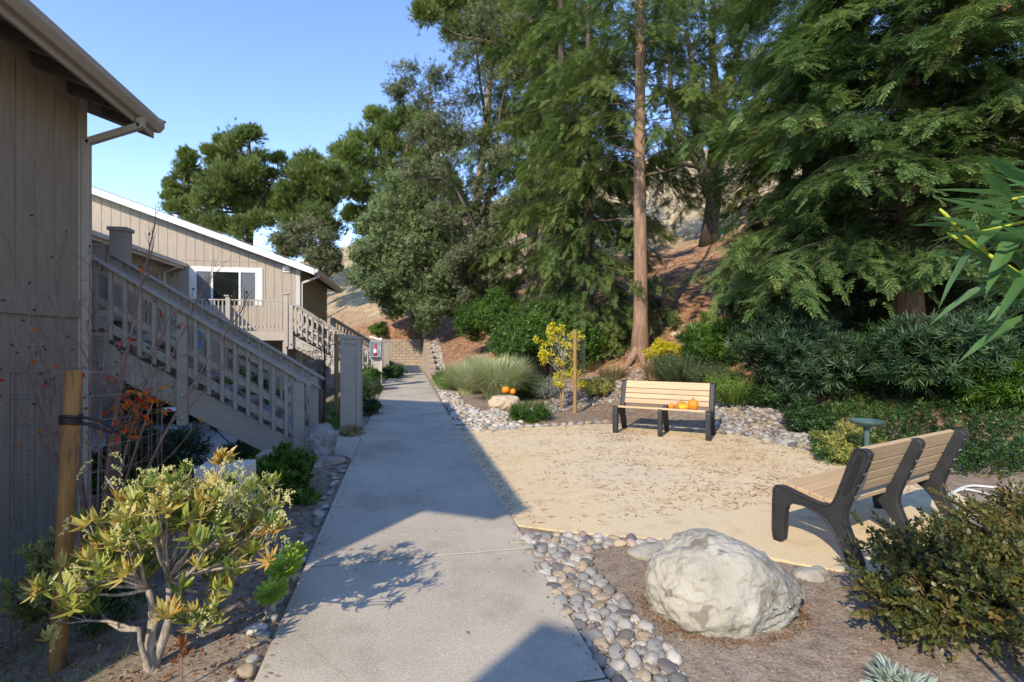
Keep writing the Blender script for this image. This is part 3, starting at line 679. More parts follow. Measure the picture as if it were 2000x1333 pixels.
# chimney pipes
for (px, py, r, h, lab) in ((346,380,.17,.62,'taller round metal flue with a black cap on the far roof'),(331,394,.15,.30,'shorter round metal flue left of the taller one on the far roof')):
    D = 25.5; q = C(px, py, D); q.z = 4.37+SL*(WX+.59-q.x)+.1; r *= .9
    t = thing('roof_flue', lab, 'flue', q)
    obj('pipe', MB().lathe([(r,-.1),(r,h)], 20), 'galv', t, smooth=False); obj('cap', MB().lathe([(r*.6,h),(r*.6,h+.08),(r*1.35,h+.08),(r*1.35,h+.12),(r*.4,h+.17)], 20), 'black_metal', t)
# ------------------------------------------------------------------ staircases
def beamx(mb, xa, za, xb, zb_, y0, y1, lo, hi):          # slanted board between two x positions
    mb.prism([(xa,za+lo),(xb,zb_+lo),(xb,zb_+hi),(xa,za+hi)], 'y', y0, y1)
RUN, RISE, NS = .28, .178, 11
def staircase(label, loc, wd=1.2, group='wooden staircases down to the path'):
    """local: foot of the flight at the origin, climbs towards -x, near side y = 0"""
    t = thing('staircase', label, 'staircase', loc, group=group); sl = RISE/RUN; XT = -RUN*NS
    nz = lambda x: -x*sl
    for y in (0, wd-.07):
        mb = MB().prism([(0.02,-.02),(-.02,nz(-.02)-.13+.16),(XT,nz(XT)-.10),(XT,nz(XT)-.52),(-.52,-.06),(-.2,-.06)],'y',y,y+.07); obj('stringer', mb, 'stair_paint', t, bevel=.004)
    for i in range(NS):
        x = -i*RUN; z = (i+1)*RISE; obj('tread', MB().box((x-RUN-.03,.072,z-.06),(x,wd-.072,z)), 'tread', t, bevel=.008)
    for si, y in enumerate((-.045, wd+.005)):
        ys, ye = y, y+.04
        xn, xm, xt = -.11, -1.64, XT+.03
        for x, lo in ((xn,-.12),(xm,nz(xm)-.62),(xt,nz(xt)-.62)):
            w = .075 if x != xm else .065
            nw = obj('newel_post', MB().box((x-w,ys-.05,lo),(x+w,ye-.01,nz(x)+.93)), 'stair_paint', t, bevel=.006)
            if x == xm:
                for zz in (.1,.42):
                    b_ = obj('bolt', MB().lathe([(.022,0),(.022,.008),(.012,.014)], 10), 'bolt', nw); b_.rotation_euler = (PI/2,0,0); b_.location = (x, ys-.05, lo+zz)
        mb = MB(); beamx(mb, .06, nz(.06), XT-.03, nz(XT-.03), ys-.075, ye+.035, .97, 1.01); obj('handrail', mb, 'stair_paint', t, bevel=.006)
        for lo, hi, nm in ((.83,.968,'top_board'),(.40,.50,'middle_board'),(.10,.23,'bottom_board')):
            mb = MB(); beamx(mb, -.16, nz(-.16), XT, nz(XT), ys+.004, ye, lo, hi); obj(nm, mb, 'stair_paint', t, bevel=.003)
        for (a, b, k) in ((xn, xm, 9), (xm, xt, 8)):
            for j in range(1, k):
                x = a+(b-a)*j/k
                mb = MB().prism([(x-.024,nz(x-.024)+.02),(x+.024,nz(x+.024)+.02),(x+.024,nz(x+.024)+.966),(x-.024,nz(x-.024)+.966)],'y',ys-.038,ys+.003); obj('baluster', mb, 'stair_paint', t, bevel=.003)
    mb = MB(); beamx(mb, .02, nz(.02), XT, nz(XT), wd-.16, wd-.11, .80, .85); obj('grab_rail', mb, 'stair_paint', t, bevel=.01)
    return t
S1 = staircase('near taupe wooden staircase beside the shaded building, rising left from the path', (-1.40, 8.02, 0))
S2 = copy_tree(S1); S2.location = (-.85, 19.2, 0); S2['label'] = 'sunlit wooden staircase in front of the far tan building, below its deck'
S3 = copy_tree(S1); S3.location = (-.95, 30.2, 0); S3['label'] = 'farthest wooden staircase, seen behind the tall boxed post'
def recol(o, frm, to):
    for ch in o.children_recursive:
        if ch.type == 'MESH' and ch.data.materials[0].name == frm:
            key = ch.data.name+to
            ch.data = ch.data if False else (bpy.data.meshes.get(key) or ch.data.copy()); ch.data.name = key; ch.data.materials[0] = MATS[to]
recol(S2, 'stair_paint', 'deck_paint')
# landing with boxed column above the near stair
q = C(389,672,11.0); t = thing('hanging_cloth', 'blue cloth with yellow and orange flowers hanging behind the near staircase', 'cloth', (q.x,q.y,1.0))
obj('blue_panel', MB().box((-.07,-.01,.42),(.07,.01,.95)), 'cloth_blue', t); obj('flower_panel', MB().box((-.08,-.012,.05),(.10,.012,.419)), 'cloth_flower', t); obj('rod', MB().tube([(-.12,0,.96),(.12,0,.96)],.01,6), 'black_metal', t); obj('pole', MB().tube([(-.12,0,-1.9),(-.12,0,.98)],.012,6), 'black_metal', t)
dk = thing('stair_landing', 'upper landing with a boxed corner column at the head of the near staircase', 'deck', (-4.9,8.0,0))
obj('floor', MB().box((-2.2,0,1.84),(.40,1.25,1.955)), 'tread', dk)
obj('column', MB().box((.31,1.27,1.5),(.54,1.48,3.36)), 'stair_paint', dk, bevel=.004); obj('column_cap', MB().box((.285,1.245,3.361),(.565,1.505,3.42)), 'stair_paint', dk, bevel=.004)
mb = MB().box((-2.2,1.3,3.1),(.24,1.36,3.15)); mb.box((-2.2,1.31,2.85),(.24,1.35,3.099)); obj('railing_board', mb, 'stair_paint', dk)
mb = MB().box((-2.2,1.31,2.1),(.24,1.35,2.85)); obj('railing_panel', mb, 'stair_paint', dk)
obj('support_post', MB().box((-1.9,.5,-.85),(-1.78,.62,1.84)), 'stair_paint', dk)
# deck in front of the far building
dk = thing('wooden_deck', 'raised tan deck with baluster railing under the picture window', 'deck', (-3.95,19.2,0))
XL = -5.6
obj('floor', MB().box((XL,.0,1.86),(0,1.87,1.955)), 'deck_paint', dk); obj('rim_board', MB().box((XL,-.04,1.62),(0.0,-.001,1.95)).box((.001,-.04,1.62),(.04,1.87,1.95)), 'deck_paint', dk, bevel=.004)
for x in (-1.95, -.10, -3.9): 
    pz = 3.22 if x == -.10 else 3.12
    po = obj('railing_post', MB().box((x-.07,-.13,1.4 if x > -.2 else 1.9),(x+.07,-.041,pz)), 'deck_paint', dk, bevel=.004); obj('post_cap', MB().box((x-.11,-.16,pz+.001),(x+.11,.0,pz+.05)), 'deck_paint', po, bevel=.004)
obj('handrail', MB().box((XL,-.09,2.99),(-.17,.02,3.03)), 'deck_paint', dk, bevel=.004); obj('bottom_rail', MB().box((XL,-.055,2.06),(-.17,-.01,2.12)), 'deck_paint', dk)
for j in range(44):
    x = XL+.1+j*.125
    if min(abs(x+1.95), abs(x+.1), abs(x+3.9)) > .08: obj('baluster', MB().box((x-.02,-.085,1.98),(x+.02,-.0555,2.988)), 'deck_paint', dk)
for x in (-.16, -2.6, -5.2): obj('support_post', MB().box((x-.07,.02,-.9),(x+.07,.16,1.859)), 'deck_paint', dk, bevel=.004)
# ------------------------------------------------------------------ posts along the path
def boxed(name, label, cat, p, w, d, h, mt='stair_paint'):
    t = thing(name, label, cat, p)
    pn = obj('panel', MB().box((-w/2+.02,-d/2+.02,-.1),(w/2-.02,d/2-.02,h-.06)), 'blind' if False else mt, t)
    for sx in (-1,1):
        for sy in (-1,1):
            obj('corner_trim', MB().box((sx*w/2,sy*d/2,-.1),(sx*(w/2-.075),sy*(d/2-.075),h-.07)), mt, t, bevel=.004)
    mb = MB().box((-w/2+.076,-d/2,h-.17),(w/2-.076,-d/2+.03,h-.07)).box((-w/2+.076,d/2-.03,h-.17),(w/2-.076,d/2,h-.07)); obj('top_trim', mb, mt, t, bevel=.003)
    sk = [(-w/2-.02,h-.07),(w/2+.02,h-.1),(w/2+.02,h-.05),(-w/2-.02,h-.0)]
    obj('cap', MB().prism(sk,'y',-d/2-.02,d/2+.02), mt, t, bevel=.004)
    return t
p = on_ground(687, 9.05); boxed('boxed_post', 'tall tan boxed post with recessed panels standing at the near end of the walk bend', 'post', (p.x,p.y,-.0), .34, .42, 1.72)
t = thing('extinguisher_stand', 'tan post with a glazed cabinet holding a red fire extinguisher by the path', 'stand', G(738,757)+Vector((-.05,0,0)), .0)
obj('post', MB().box((-.13,-.13,-.1),(.13,.13,1.1)), 'deck_paint', t, bevel=.006); obj('side_trim', MB().box((.131,-.15,-.1),(.19,.15,1.72)).box((-.16,-.15,-.1),(-.131,.15,1.72)), 'trim', t, bevel=.004)
cb = obj('cabinet', MB().box((-.20,-.13,1.06),(.13,-.02,1.6)).box((-.20,-.30,1.06),(-.17,-.131,1.6)).box((.13,-.30,1.06),(.16,-.131,1.6)).box((-.169,-.30,1.06),(.129,-.131,1.09)).box((-.169,-.30,1.57),(.129,-.131,1.6)), 'galv', t)
ft = MB().prism([(-.22,1.72),(.2,1.62),(.2,1.66),(-.22,1.78)],'y',-.2,.2); obj('cap', ft, 'trim_white', t)
ex = obj('extinguisher', MB().lathe([(.055,1.10),(.06,1.12),(.06,1.36),(.03,1.42),(.02,1.46)], 16, (-.02,-.2,0)), 'red_paint', t, smooth=True); obj('label_band', MB().lathe([(.062,1.2),(.062,1.33)], 16, (-.02,-.2,0)), 'white_paint', ex); obj('valve', MB().box((-.06,-.23,1.46),(.04,-.18,1.50)), 'red_paint', ex)
p = G(768,742); boxed('boxed_post', 'small far grey boxed post beyond the extinguisher stand', 'post', (p.x-.35,p.y+1,0), .34,.34,1.7)
# meter post with small box
p = on_ground(619, 10.4); t = thing('utility_post', 'short grey utility post with small outlet boxes behind the near stair foot', 'post', p)
obj('post', MB().box((-.1,-.1,-.1),(.1,.1,1.22)), 'stair_paint', t, bevel=.006); obj('cap', MB().box((-.14,-.14,1.221),(.14,.14,1.30)), 'stair_paint', t, bevel=.006); obj('outlet_box', MB().box((-.07,-.15,.28),(.05,-.101,.45)), 'galv', t, bevel=.004); obj('outlet_box', MB().box((.101,-.06,.7),(.15,.06,1.0)), 'black_metal', t, bevel=.004)
# white pickets glimpsed behind
p = on_ground(590, 12.0); t = thing('picket_gate', 'pale grey picket gate glimpsed behind the foot of the near stair', 'gate', p)
for k in range(6): obj('picket', MB().box((k*.13-.3,-.01,.05),(k*.13-.2,.01,.95)), 'trim', t)
obj('rail', MB().box((-.32,.011,.2),(.48,.04,.28)).box((-.32,.011,.75),(.48,.04,.83)), 'trim', t)
# ------------------------------------------------------------------ retaining wall
mb = MB(); r = random.Random(3)
for k in range(9):
    z = k*.19; x = -3.2-(k%2)*.22
    while x < 1.0: mb.box((x+.006, 34.18+.02*k+r.uniform(-.01,.01), z+.004), (min(x+.43,1.08), 34.45+.02*k, z+.184)); x += .44
tag(obj('retaining_wall', mb, 'block', bevel=.012), 'tan block retaining wall closing the far end of the path', 'wall')
mb = MB()
for k in range(9):
    z = k*.19; y = 21.2+ max(0, k-1)*1.45 + (k%2)*.22
    while y < 34.0: mb.box((1.02+.02*k+r.uniform(-.01,.01), y+.006, z+.004), (1.32+.02*k, y+.434, z+.184)); y += .44
tag(obj('retaining_wall', mb, 'block', bevel=.012), 'low tan block wall stepping down along the right edge of the far path', 'wall')
# ------------------------------------------------------------------ benches
def arc(P, it=2):
    P = [Vector((a,b,0)) for a,b in P]
    for _ in range(it):
        Q = []
        for a, b in zip(P, P[1:]+P[:1]): Q += [a.lerp(b,.2), a.lerp(b,.8)]
        P = Q
    return [(p.x,p.y) for p in P]
PROF = [(.0,0),(.082,0),(.09,.14),(.10,.29),(.15,.35),(.27,.355),(.385,.315),(.47,.22),(.53,.10),(.57,0),(.66,0),(.62,.12),(.565,.24),(.535,.34),(.56,.44),(.62,.60),(.69,.78),(.705,.845),(.67,.875),(.61,.865),(.585,.80),(.53,.62),(.475,.455),(.44,.405),(.37,.395),(.22,.425),(.08,.46),(.03,.455),(.005,.41)]
def bench(label, loc, rz, length=1.5):
    """local x along the bench, y towards the back"""
    t = thing('park_bench', label, 'bench', loc, rz, group='black framed slat benches on the court')
    hl = length/2
    for x in (-hl, 0, hl):
        pf = arc(PROF, 1); fr = obj('frame', MB().prism(pf[::-1], 'x', x-.036, x+.036), 'frame_black', t, bevel=.01)
        inner = [(.035,.03),(.075,.03),(.09,.2),(.10,.33),(.16,.375),(.28,.375),(.39,.34),(.47,.25),(.53,.12),(.575,.03),(.61,.03),(.575,.14),(.52,.27),(.49,.36),(.42,.365),(.3,.385),(.15,.41),(.07,.40)]
        for sg in (-1,1):
            if abs(x+sg*.05) > hl:   # raised rim following the outside face
                rim = arc([(u,z) for u,z in PROF],1); pts = [Vector((x+sg*.036,u*1.0,z)) for u,z in rim]; pts.append(pts[0])
                c = Vector((x, .33, .4)); pts = [p for p in pts]
                obj('rim', MB().tube(pts, .009, 5, False), 'frame_black', fr, smooth=True)
                up = [(.615,.80),(.64,.83),(.665,.81),(.585,.56),(.545,.50),(.53,.53)]
                obj('back_recess', MB().prism(arc(up,1), 'x', x+sg*.0365, x+sg*.042), 'black_metal', fr)
        for (u,z) in ((.665,.80),(.635,.70),(.60,.61),(.575,.52)):
            for dx in (-.016,.016):
                b_ = obj('bolt', MB().lathe([(.008,0),(.008,.006)], 8), 'bolt', fr); b_.location = (x+dx, u+.022, z-.01); b_.rotation_euler = (-PI/2-.3,0,0)
    # seat and back slats rest on the frames' front faces
    def slat(u, z, w, ang, nm):
        c, s = math.cos(ang), math.sin(ang); th = .034
        P = [(0,0),(w*c,w*s),(w*c-th*s,w*s+th*c),(-th*s,th*c)]
        obj(nm, MB().prism([(u+a,z+b) for a,b in P], 'x', -hl+.04-.0 if nm == 'seat_slat' else -hl+.04, hl-.04), 'slat', t, bevel=.005)
    L_ = hl
    for k in range(4):
        c, s = math.cos(-.13), math.sin(-.13); slat(.035+k*.108*c, .452+k*.108*s-.008, .102, -.13, 'seat_slat')
    ang = math.atan2(.40, .155)
    for k in range(4):
        w = [.085,.085,.085,.13][k]; o = [0,.094,.188,.282][k]; slat(.488+o*math.cos(ang), .475+o*math.sin(ang), w, ang, 'back_slat')
    return t
# bench by the planting: ends from the two front feet
A1, A2 = G(1205,848), G(1378,863); d = (A2-A1); rz = math.atan2(d.y, d.x); m = (A1+A2)/2; BL = .014
bench('sunlit slat bench facing the path with squashes on its seat', (m.x, m.y, BL), rz)
bq = m, rz
E1 = G(1522,1058); E2 = G(1660,1104); dd = (E2-E1).normalized(); ax = Vector((-dd.y, dd.x, 0)) # along the bench
ax = -ax if ax.x < 0 else ax
rz2 = math.atan2(dd.y, dd.x)-PI/2-.05; m2 = E1 + ax*.79
bench('slat bench seen from behind, beside the big pale boulder', (m2.x, m2.y, BL), rz2, 1.56).scale = (1,1,.96)
def seatpt(u, v, z): return Matrix.Rotation(bq[1], 4, 'Z') @ Vector((u, v, z)) + Vector((bq[0].x, bq[0].y, BL))
def pumpkin(name, label, p, r, sq=.8, m='pumpkin', ribs=10, stem=True, tilt=(0,0,0), lens=1, cat='pumpkin', grp=None):
    t = thing(name, label, cat, p, group=grp)
    pr = [(.02*r,r*sq*.12),(.45*r,0),(.8*r,.22*r*sq),(.98*r,.62*r*sq),(1.0*r,1.0*r*sq),(.92*r,1.4*r*sq),(.7*r,1.75*r*sq),(.38*r,1.95*r*sq),(.1*r,1.84*r*sq)]
    b = obj('flesh', MB().lathe(pr, 60, mod=lambda a: 1-.075*abs(math.cos(a*ribs/2))**6), m, t, smooth=True); b.rotation_euler = tilt; b.scale = (lens,1,1)
    if stem:
        q = MB().tube([(0,0,1.75*r*sq),(0,.0,2.05*r*sq),(.06*r,.03*r,2.3*r*sq),(.14*r,.05*r,2.45*r*sq)], [.16*r,.11*r,.09*r,.1*r], 7); obj('stem', q, 'pumpkin_stem', t)
    return t
pumpkin('pumpkin', 'tall round orange pumpkin with stem at the right end of the bench seat', seatpt(.50,.20,.455), .088, 1.0)
pumpkin('pumpkin', 'flat orange pumpkin at the back of the bench seat between the others', seatpt(.30,.28,.445), .088, .75)
pumpkin('pumpkin', 'tiny orange pumpkin leftmost on the bench seat', seatpt(.16,.17,.46), .052, .85, stem=False)
pumpkin('squash', 'yellow striped squash lying in front of the flat pumpkin', seatpt(.365,.12,.462), .058, .75, 'squash', 8, False, lens=1.5, cat='squash')
# ------------------------------------------------------------------ rocks
def rock(name, label, loc, dims, m, seed=0, sub=5, amp=.16, cat='boulder', flatb=True, fine=.03, rz=0, push=None, group=None):
    import bmesh
    bm = bmesh.new(); bmesh.ops.create_icosphere(bm, subdivisions=sub, radius=1)
    o3 = Vector((seed*7.3, seed*3.1, seed*1.7))
    for v in bm.verts:
        d = v.co.normalized(); s = 1+amp*2*(noise.noise(d*1.1+o3)) + amp*noise.noise(d*2.3+o3) + amp*.35*noise.noise(d*6+o3)
        vd = noise.voronoi(d*2.1+o3)[0]; s += fine*1.6*min(.5,(vd[1]-vd[0]))
        vd = noise.voronoi(d*5+o3)[0]; s += fine*.45*min(.4,(vd[1]-vd[0]))
        c = noise.cell(d*1.7+o3) if False else 0
        s += fine*(noise.fractal(d*9+o3, 1.0, 2.0, 5)) + fine*.6*abs(noise.noise(d*4+o3))*-2
        q = d*s
        if push: q = push(q)
        v.co = Vector((q.x*dims[0]/2, q.y*dims[1]/2, q.z*dims[2]/2))
    me = bpy.data.meshes.new(name); bm.to_mesh(me); bm.free(); me.polygons.foreach_set('use_smooth', [True]*len(me.polygons)); me.materials.append(MATS[m])
    o = bpy.data.objects.new(name, me); COL.objects.link(o); o.location = loc; o.rotation_euler = (0,0,rz)
    if label: tag(o, label, cat, group)
    return o
def bigpush(q):
    q = q.copy()
    if q.z > .25: q.x = q.x*(1-.22*(q.z-.25)) - .10*(q.z-.25)
    if q.z < 0: q.x *= 1+.04*q.z
    q.z += -.22*max(0,q.x)*.9 if q.z > 0 else 0
    return q
pb = G(1422,1215); 
rock('boulder', 'big pale limestone boulder beside the pebble strip', (pb.x+.07, pb.y+.16, .145), (.93,.72,.62), 'rock_pale', 3, 6, .075, fine=.033, push=bigpush)
p = G(985,800); bo = rock('boulder', 'tan boulder with two pumpkins on top in the pebble bed', (p.x, p.y, .13), (.72,.55,.52), 'rock_tan', 5, 5, .12, fine=.04, push=lambda q: Vector((q.x, q.y, min(q.z, .72+.02*q.x))))
pumpkin('pumpkin', 'larger orange pumpkin on the tan boulder', C(988,768,p.y/CT*1.03)+Vector((0,0,.0)), .10, .85)
pumpkin('pumpkin', 'smaller orange pumpkin on the tan boulder', C(1002,770,p.y/CT*1.02), .068, 1.0, stem=False)
p = G(625,893); rock('stacked_rock', 'pitted grey lava rock at the foot of the near staircase', (p.x+.02,p.y,.17), (.42,.40,.50), 'rock_grey', 8, 5, .16, fine=.09)
rock('stone_slab', 'low grey stepping rock in front of the pitted lava rock', (p.x-.02,p.y-.42,.02), (.55,.45,.20), 'rock_grey', 9, 4, .14)
p = G(665,905); rock('stone', 'pinkish edging stone at the inside corner of the path', (p.x-.08,p.y+.0,.03), (.30,.22,.14), 'pebble_pink', 12, 4, .1)
p = G(1275,1083); rock('flat_stone', 'flat grey stone tucked against the left of the big boulder', (p.x,p.y,.02), (.36,.26,.09), 'rock_pale', 13, 4, .1)
p = G(885,728); rock('stone', 'upright tan stone at the far head of the pebble bed', (p.x,p.y,.12), (.5,.4,.42), 'rock_tan', 14, 4, .1)
p = G(1640,902); rock('stone', 'pinkish stone where the pebble strip meets the court behind the far bench end', (p.x,p.y,.03), (.26,.2,.16), 'pebble_pink', 15, 4, .1)
p = G(1588,1125); rock('stone', 'pale stone at the court edge right of the big boulder', (p.x,p.y,.0), (.28,.2,.10), 'rock_pale', 16, 4, .1)
# ------------------------------------------------------------------ pebbles
import bmesh
def pebmesh(seed):
    bm = bmesh.new(); bmesh.ops.create_icosphere(bm, subdivisions=3, radius=1); r = random.Random(seed)
    ex_ = r.uniform(.0,.25); o3 = Vector((seed*5.,1,2))
    for v in bm.verts:
        d = v.co.normalized(); s = 1+.30*noise.noise(d*1.3+o3)+.06*noise.noise(d*3.5+o3); v.co = Vector((d.x*s, d.y*s, d.z*s*(1-ex_*.4)))
    me = bpy.data.meshes.new('pebble'); bm.to_mesh(me); bm.free(); me.polygons.foreach_set('use_smooth', [True]*len(me.polygons)); return me
PM = {}
KINDS = ['white']*5+['grey']*6+['dark']*2+['tan']*3+['pink']*2
for k in set(KINDS):
    PM[k] = []
    for s in range(3):
        q = pebmesh(s+hash(len(k))%7); q.materials.append(MATS['pebble_'+k]); PM[k].append(q)
CN = dict(white='white', grey='grey', dark='dark grey', tan='tan', pink='pinkish')
NP = 0
def pebble(x, y, z, r, where, grp, flat=None):
    global NP
    k = random.choice(KINDS); o = bpy.data.objects.new('pebble', random.choice(PM[k])); COL.objects.link(o)
    o.location = (x,y,z); a = r*random.uniform(.95,1.45); b = r*random.uniform(.75,1.0); c = r*(flat or random.uniform(.5,.75))
    o.scale = (a,b,c); o.rotation_euler = (random.uniform(-.25,.25), random.uniform(-.25,.25), random.uniform(0,PI))
    tag(o, f'{CN[k]} rounded river pebble {where}', 'pebble', f'{CN[k]} {grp}'); NP += 1
def pack(P, r0, r1, n, tries=30000, far=None):
    xs = [p.x for p in P]; ys = [p.y for p in P]; out = []
    for r_ in range(tries):
        if len(out) >= n: break
        x, y = random.uniform(min(xs),max(xs)), random.uniform(min(ys),max(ys)); f = (r_/tries)**.6
        r = r1+(r0-r1)*f*random.uniform(.8,1)
        if inpoly(x,y,P) and all((x-a)**2+(y-b)**2 > (.82*(r+q))**2 for a,b,q in out): out.append((x,y,r))
    return out
Z1 = [G(1003,1046),G(1110,1046),G(1200,1052),G(1300,1060),G(1290,1072),G(1200,1066),G(1150,1080),G(1150,1110),G(1200,1160),G(1255,1220),G(1310,1275),G(1350,1345),G(1420,1480),G(1262,1480),G(1200,1338),G(1105,1200),G(1040,1100)]
for (x,y,r) in pack(Z1, .015, .050, 230): pebble(x,y,r*.20,r,'in the strip between the near path and the big boulder','pebbles in the near strip')
for k in range(46):
    y = 2.5+k*.095+random.uniform(-.03,.03); r = random.uniform(.024,.05); x = PX0-.06-abs(random.gauss(0,.035))
    if random.random() < .8: pebble(x,y,gzf(x,y)+r*.35,r,'edging the left side of the near path','pebbles left of the path')
row = [G(*p) for p in [(905,843),(960,843),(1010,838),(1060,835),(1110,832),(1160,829),(1195,828)]]
for a, b in zip(row[:-1], row[1:]):
    L_ = (b-a).length; k = int(L_/.15)
    for i_ in range(k):
        q = a.lerp(b,(i_+.5)/k); pebble(q.x+random.uniform(-.02,.02),q.y+.05,.03,random.uniform(.055,.08),'in the row along the far edge of the court','stones in the court edge row')
print('pebbles', NP)
def stuff_pebbles(P, r0, r1, n, name, label, zoff=0):
    pts = []
    xs = [p.x for p in P]; ys = [p.y for p in P]
    cell = {}
    for _ in range(n*14):
        if len(pts) >= n: break
        x, y = random.uniform(min(xs),max(xs)), random.uniform(min(ys),max(ys)); r = random.uniform(r0,r1)
        key = (int(x/.1), int(y/.1)); bad = False
        for i_ in (-1,0,1):
            for j_ in (-1,0,1):
                for (a,b,q) in cell.get((key[0]+i_,key[1]+j_), []):
                    if (x-a)**2+(y-b)**2 < (.72*(r+q))**2: bad = True
        if bad or not inpoly(x,y,P): continue
        cell.setdefault(key, []).append((x,y,r)); pts.append((x,y,r))
    bm = bmesh.new(); bmesh.ops.create_icosphere(bm, subdivisions=2, radius=1); tv = np.array([v.co for v in bm.verts]); tf = [[v.index for v in f.verts] for f in bm.faces]; bm.free()
    vs = []; fs = []; mi = []; ks = list(PM.keys())
    for (x,y,r) in pts:
        o = len(vs); A = np.array(Matrix.Rotation(random.uniform(0,PI),3,'Z') @ Matrix.Rotation(random.uniform(-.35,.35),3,'X')); s = np.array([r*random.uniform(.95,1.4), r*random.uniform(.7,1), r*random.uniform(.45,.75)])
        vs += ((tv*s) @ A.T + np.array([x,y,gzf(x,y)+r*.3+zoff])).tolist(); fs += [[i_+o for i_ in f] for f in tf]; mi += [random.choice([0,0,0,1,1,2,3,3,4])]*len(tf)
    me = bpy.data.meshes.new(name); me.from_pydata(vs, [], fs); 
    for k in ('white','grey','dark','tan','pink'): me.materials.append(MATS['pebble_'+k])
    me.polygons.foreach_set('material_index', mi); me.polygons.foreach_set('use_smooth', [True]*len(fs)); me.update()
    o = bpy.data.objects.new(name, me); COL.objects.link(o); tag(o, label, 'pebbles', kind='stuff'); return o
stuff_pebbles(Z1, .007, .016, 1400, 'pebble_gravel', 'small gravel between the larger pebbles of the near strip', zoff=.004)
Z2 = [G(896,842),G(870,790),G(846,745),G(835,722),G(855,716),G(872,740),G(890,762),G(905,790),G(945,805),G(965,800),G(1020,812),G(1015,838),G(960,846)]
stuff_pebbles(Z2, .03, .075, 1500, 'pebble_bed', 'dry bed of mixed river pebbles along the right of the middle path')
Z3 = [G(1395,848),G(1390,822),G(1400,812),G(1470,815),G(1560,838),G(1640,868),G(1690,893),G(1660,905),G(1600,887),G(1520,870),G(1450,852)]
stuff_pebbles(Z3, .03, .07, 700, 'pebble_bed', 'band of grey and white pebbles curving right from the sunlit bench')
Z4 = [G(1090,780),G(1130,772),G(1230,776),G(1300,790),G(1290,800),G(1200,795),G(1120,798),G(1060,815),G(1030,800)]
stuff_pebbles(Z4, .03, .07, 500, 'pebble_bed', 'pale pebble patch behind the yellow leaved tree')
# ------------------------------------------------------------------ bird bath, hose, log
p = G(1693,925); 
t = thing('bird_bath', 'green metal bird bath on a thin column behind the right bench', 'bird bath', (p.x,p.y,0))
obj('column', MB().lathe([(.13,0),(.12,.03),(.035,.06),(.03,.3),(.028,.5),(.04,.57)], 16), 'bath', t, smooth=True)
obj('bowl', MB().lathe([(.03,.56),(.08,.575),(.165,.61),(.185,.635),(.188,.645),(.175,.645),(.15,.62),(.05,.60)], 32), 'bath', t, smooth=True)
hp = [(1830,985),(1880,955),(1950,975),(2040,1010),(2120,1060),(2060,1100),(1960,1035),(1880,975),(1860,1000),(1960,1040),(2080,1030),(1990,960),(1900,950),(1850,965),(1880,995),(2000,1045),(2120,1030)]
P = [G(*q) for q in hp]; 
for _ in range(3):
    Q = [P[0]]
    for a, b in zip(P[:-1],P[1:]): Q += [a.lerp(b,.25), a.lerp(b,.75)]
    P = Q+[P[-1]]
hz = MB().tube([Vector((q.x,q.y,gzf(q.x,q.y)+.02+.006*math.sin(i*.7))) for i,q in enumerate(P)], .012, 8)
tag(obj('garden_hose', hz, 'hose', smooth=True), 'off-white hose lying in loops right of the rear-view bench', 'hose')
P = [G(1905,1040),G(1960,1075),G(2010,1120),G(2080,1200)]; tag(obj('fallen_log', MB().tube([Vector((q.x,q.y,.04+.03*(i%2))) for i,q in enumerate(P)], [.03,.05,.06,.05], 10), 'bark_dark', smooth=True), 'dark bent log on the soil at the right edge', 'log')
# patio table, pot, path light
p = G(375,815); D = 13.2; q = C(372,818,D); q.z = -.80
t = thing('patio_table', 'white topped metal patio table seen below the near staircase', 'table', q, .5)
obj('tabletop', MB().box((-.55,-.38,.66),(.55,.38,.69)), 'white_paint', t, bevel=.01)
for sx in (-.48,.48):
    for sy in (-.3,.3): obj('leg', MB().tube([(sx,sy,.66),(sx*1.08,sy*1.1,0)], .014, 6), 'black_metal', t)
q = C(355,838,12.2); q.z = -.8; t = thing('planter_bowl', 'low grey planter with white wire handles on the patio', 'planter', q)
obj('bowl', MB().lathe([(.16,0),(.22,.25),(.24,.27),(.2,.26)], 20), 'rock_grey', t, smooth=True)
for s in (-1,1): obj('handle', MB().tube([(s*.16,0,.26),(s*.26,0,.38),(s*.2,0,.42),(s*.1,0,.30)], .012, 6), 'white_paint', t)
q = on_ground(424, 10.0); t = thing('path_light', 'small dark mushroom path light on the patio edge', 'lamp', q)
obj('stem', MB().tube([(0,0,0),(0,0,.2)], .012, 6), 'black_metal', t); obj('hood', MB().lathe([(.07,.18),(.075,.2),(.05,.25),(.01,.27)], 16), 'black_metal', t, smooth=True)
# tan utility pedestal behind the pieris
q = on_ground(442, 3.7); z = C(442,906,3.7).z
t = thing('utility_pedestal', 'tan utility box on posts behind the flowering shrub', 'utility box', q, .0); hh = z-q.z
obj('box', MB().box((-.17,-.12,hh-.34),(.17,.12,hh)), 'trim', t, bevel=.008); obj('leg', MB().box((-.14,-.03,-.05),(-.11,.03,hh-.341)), 'galv', t); obj('leg', MB().box((.11,-.03,-.05),(.14,.03,hh-.341)), 'galv', t)
GA = 0
# ------------------------------------------------------------------ trees
def cl(px, py, D, rp): return (C(px, py, D), rp*D/1000)
def cls(D, *a, jd=.06): return [cl(px, py, D*(1+random.uniform(-jd, jd)), r) for px, py, r in a]
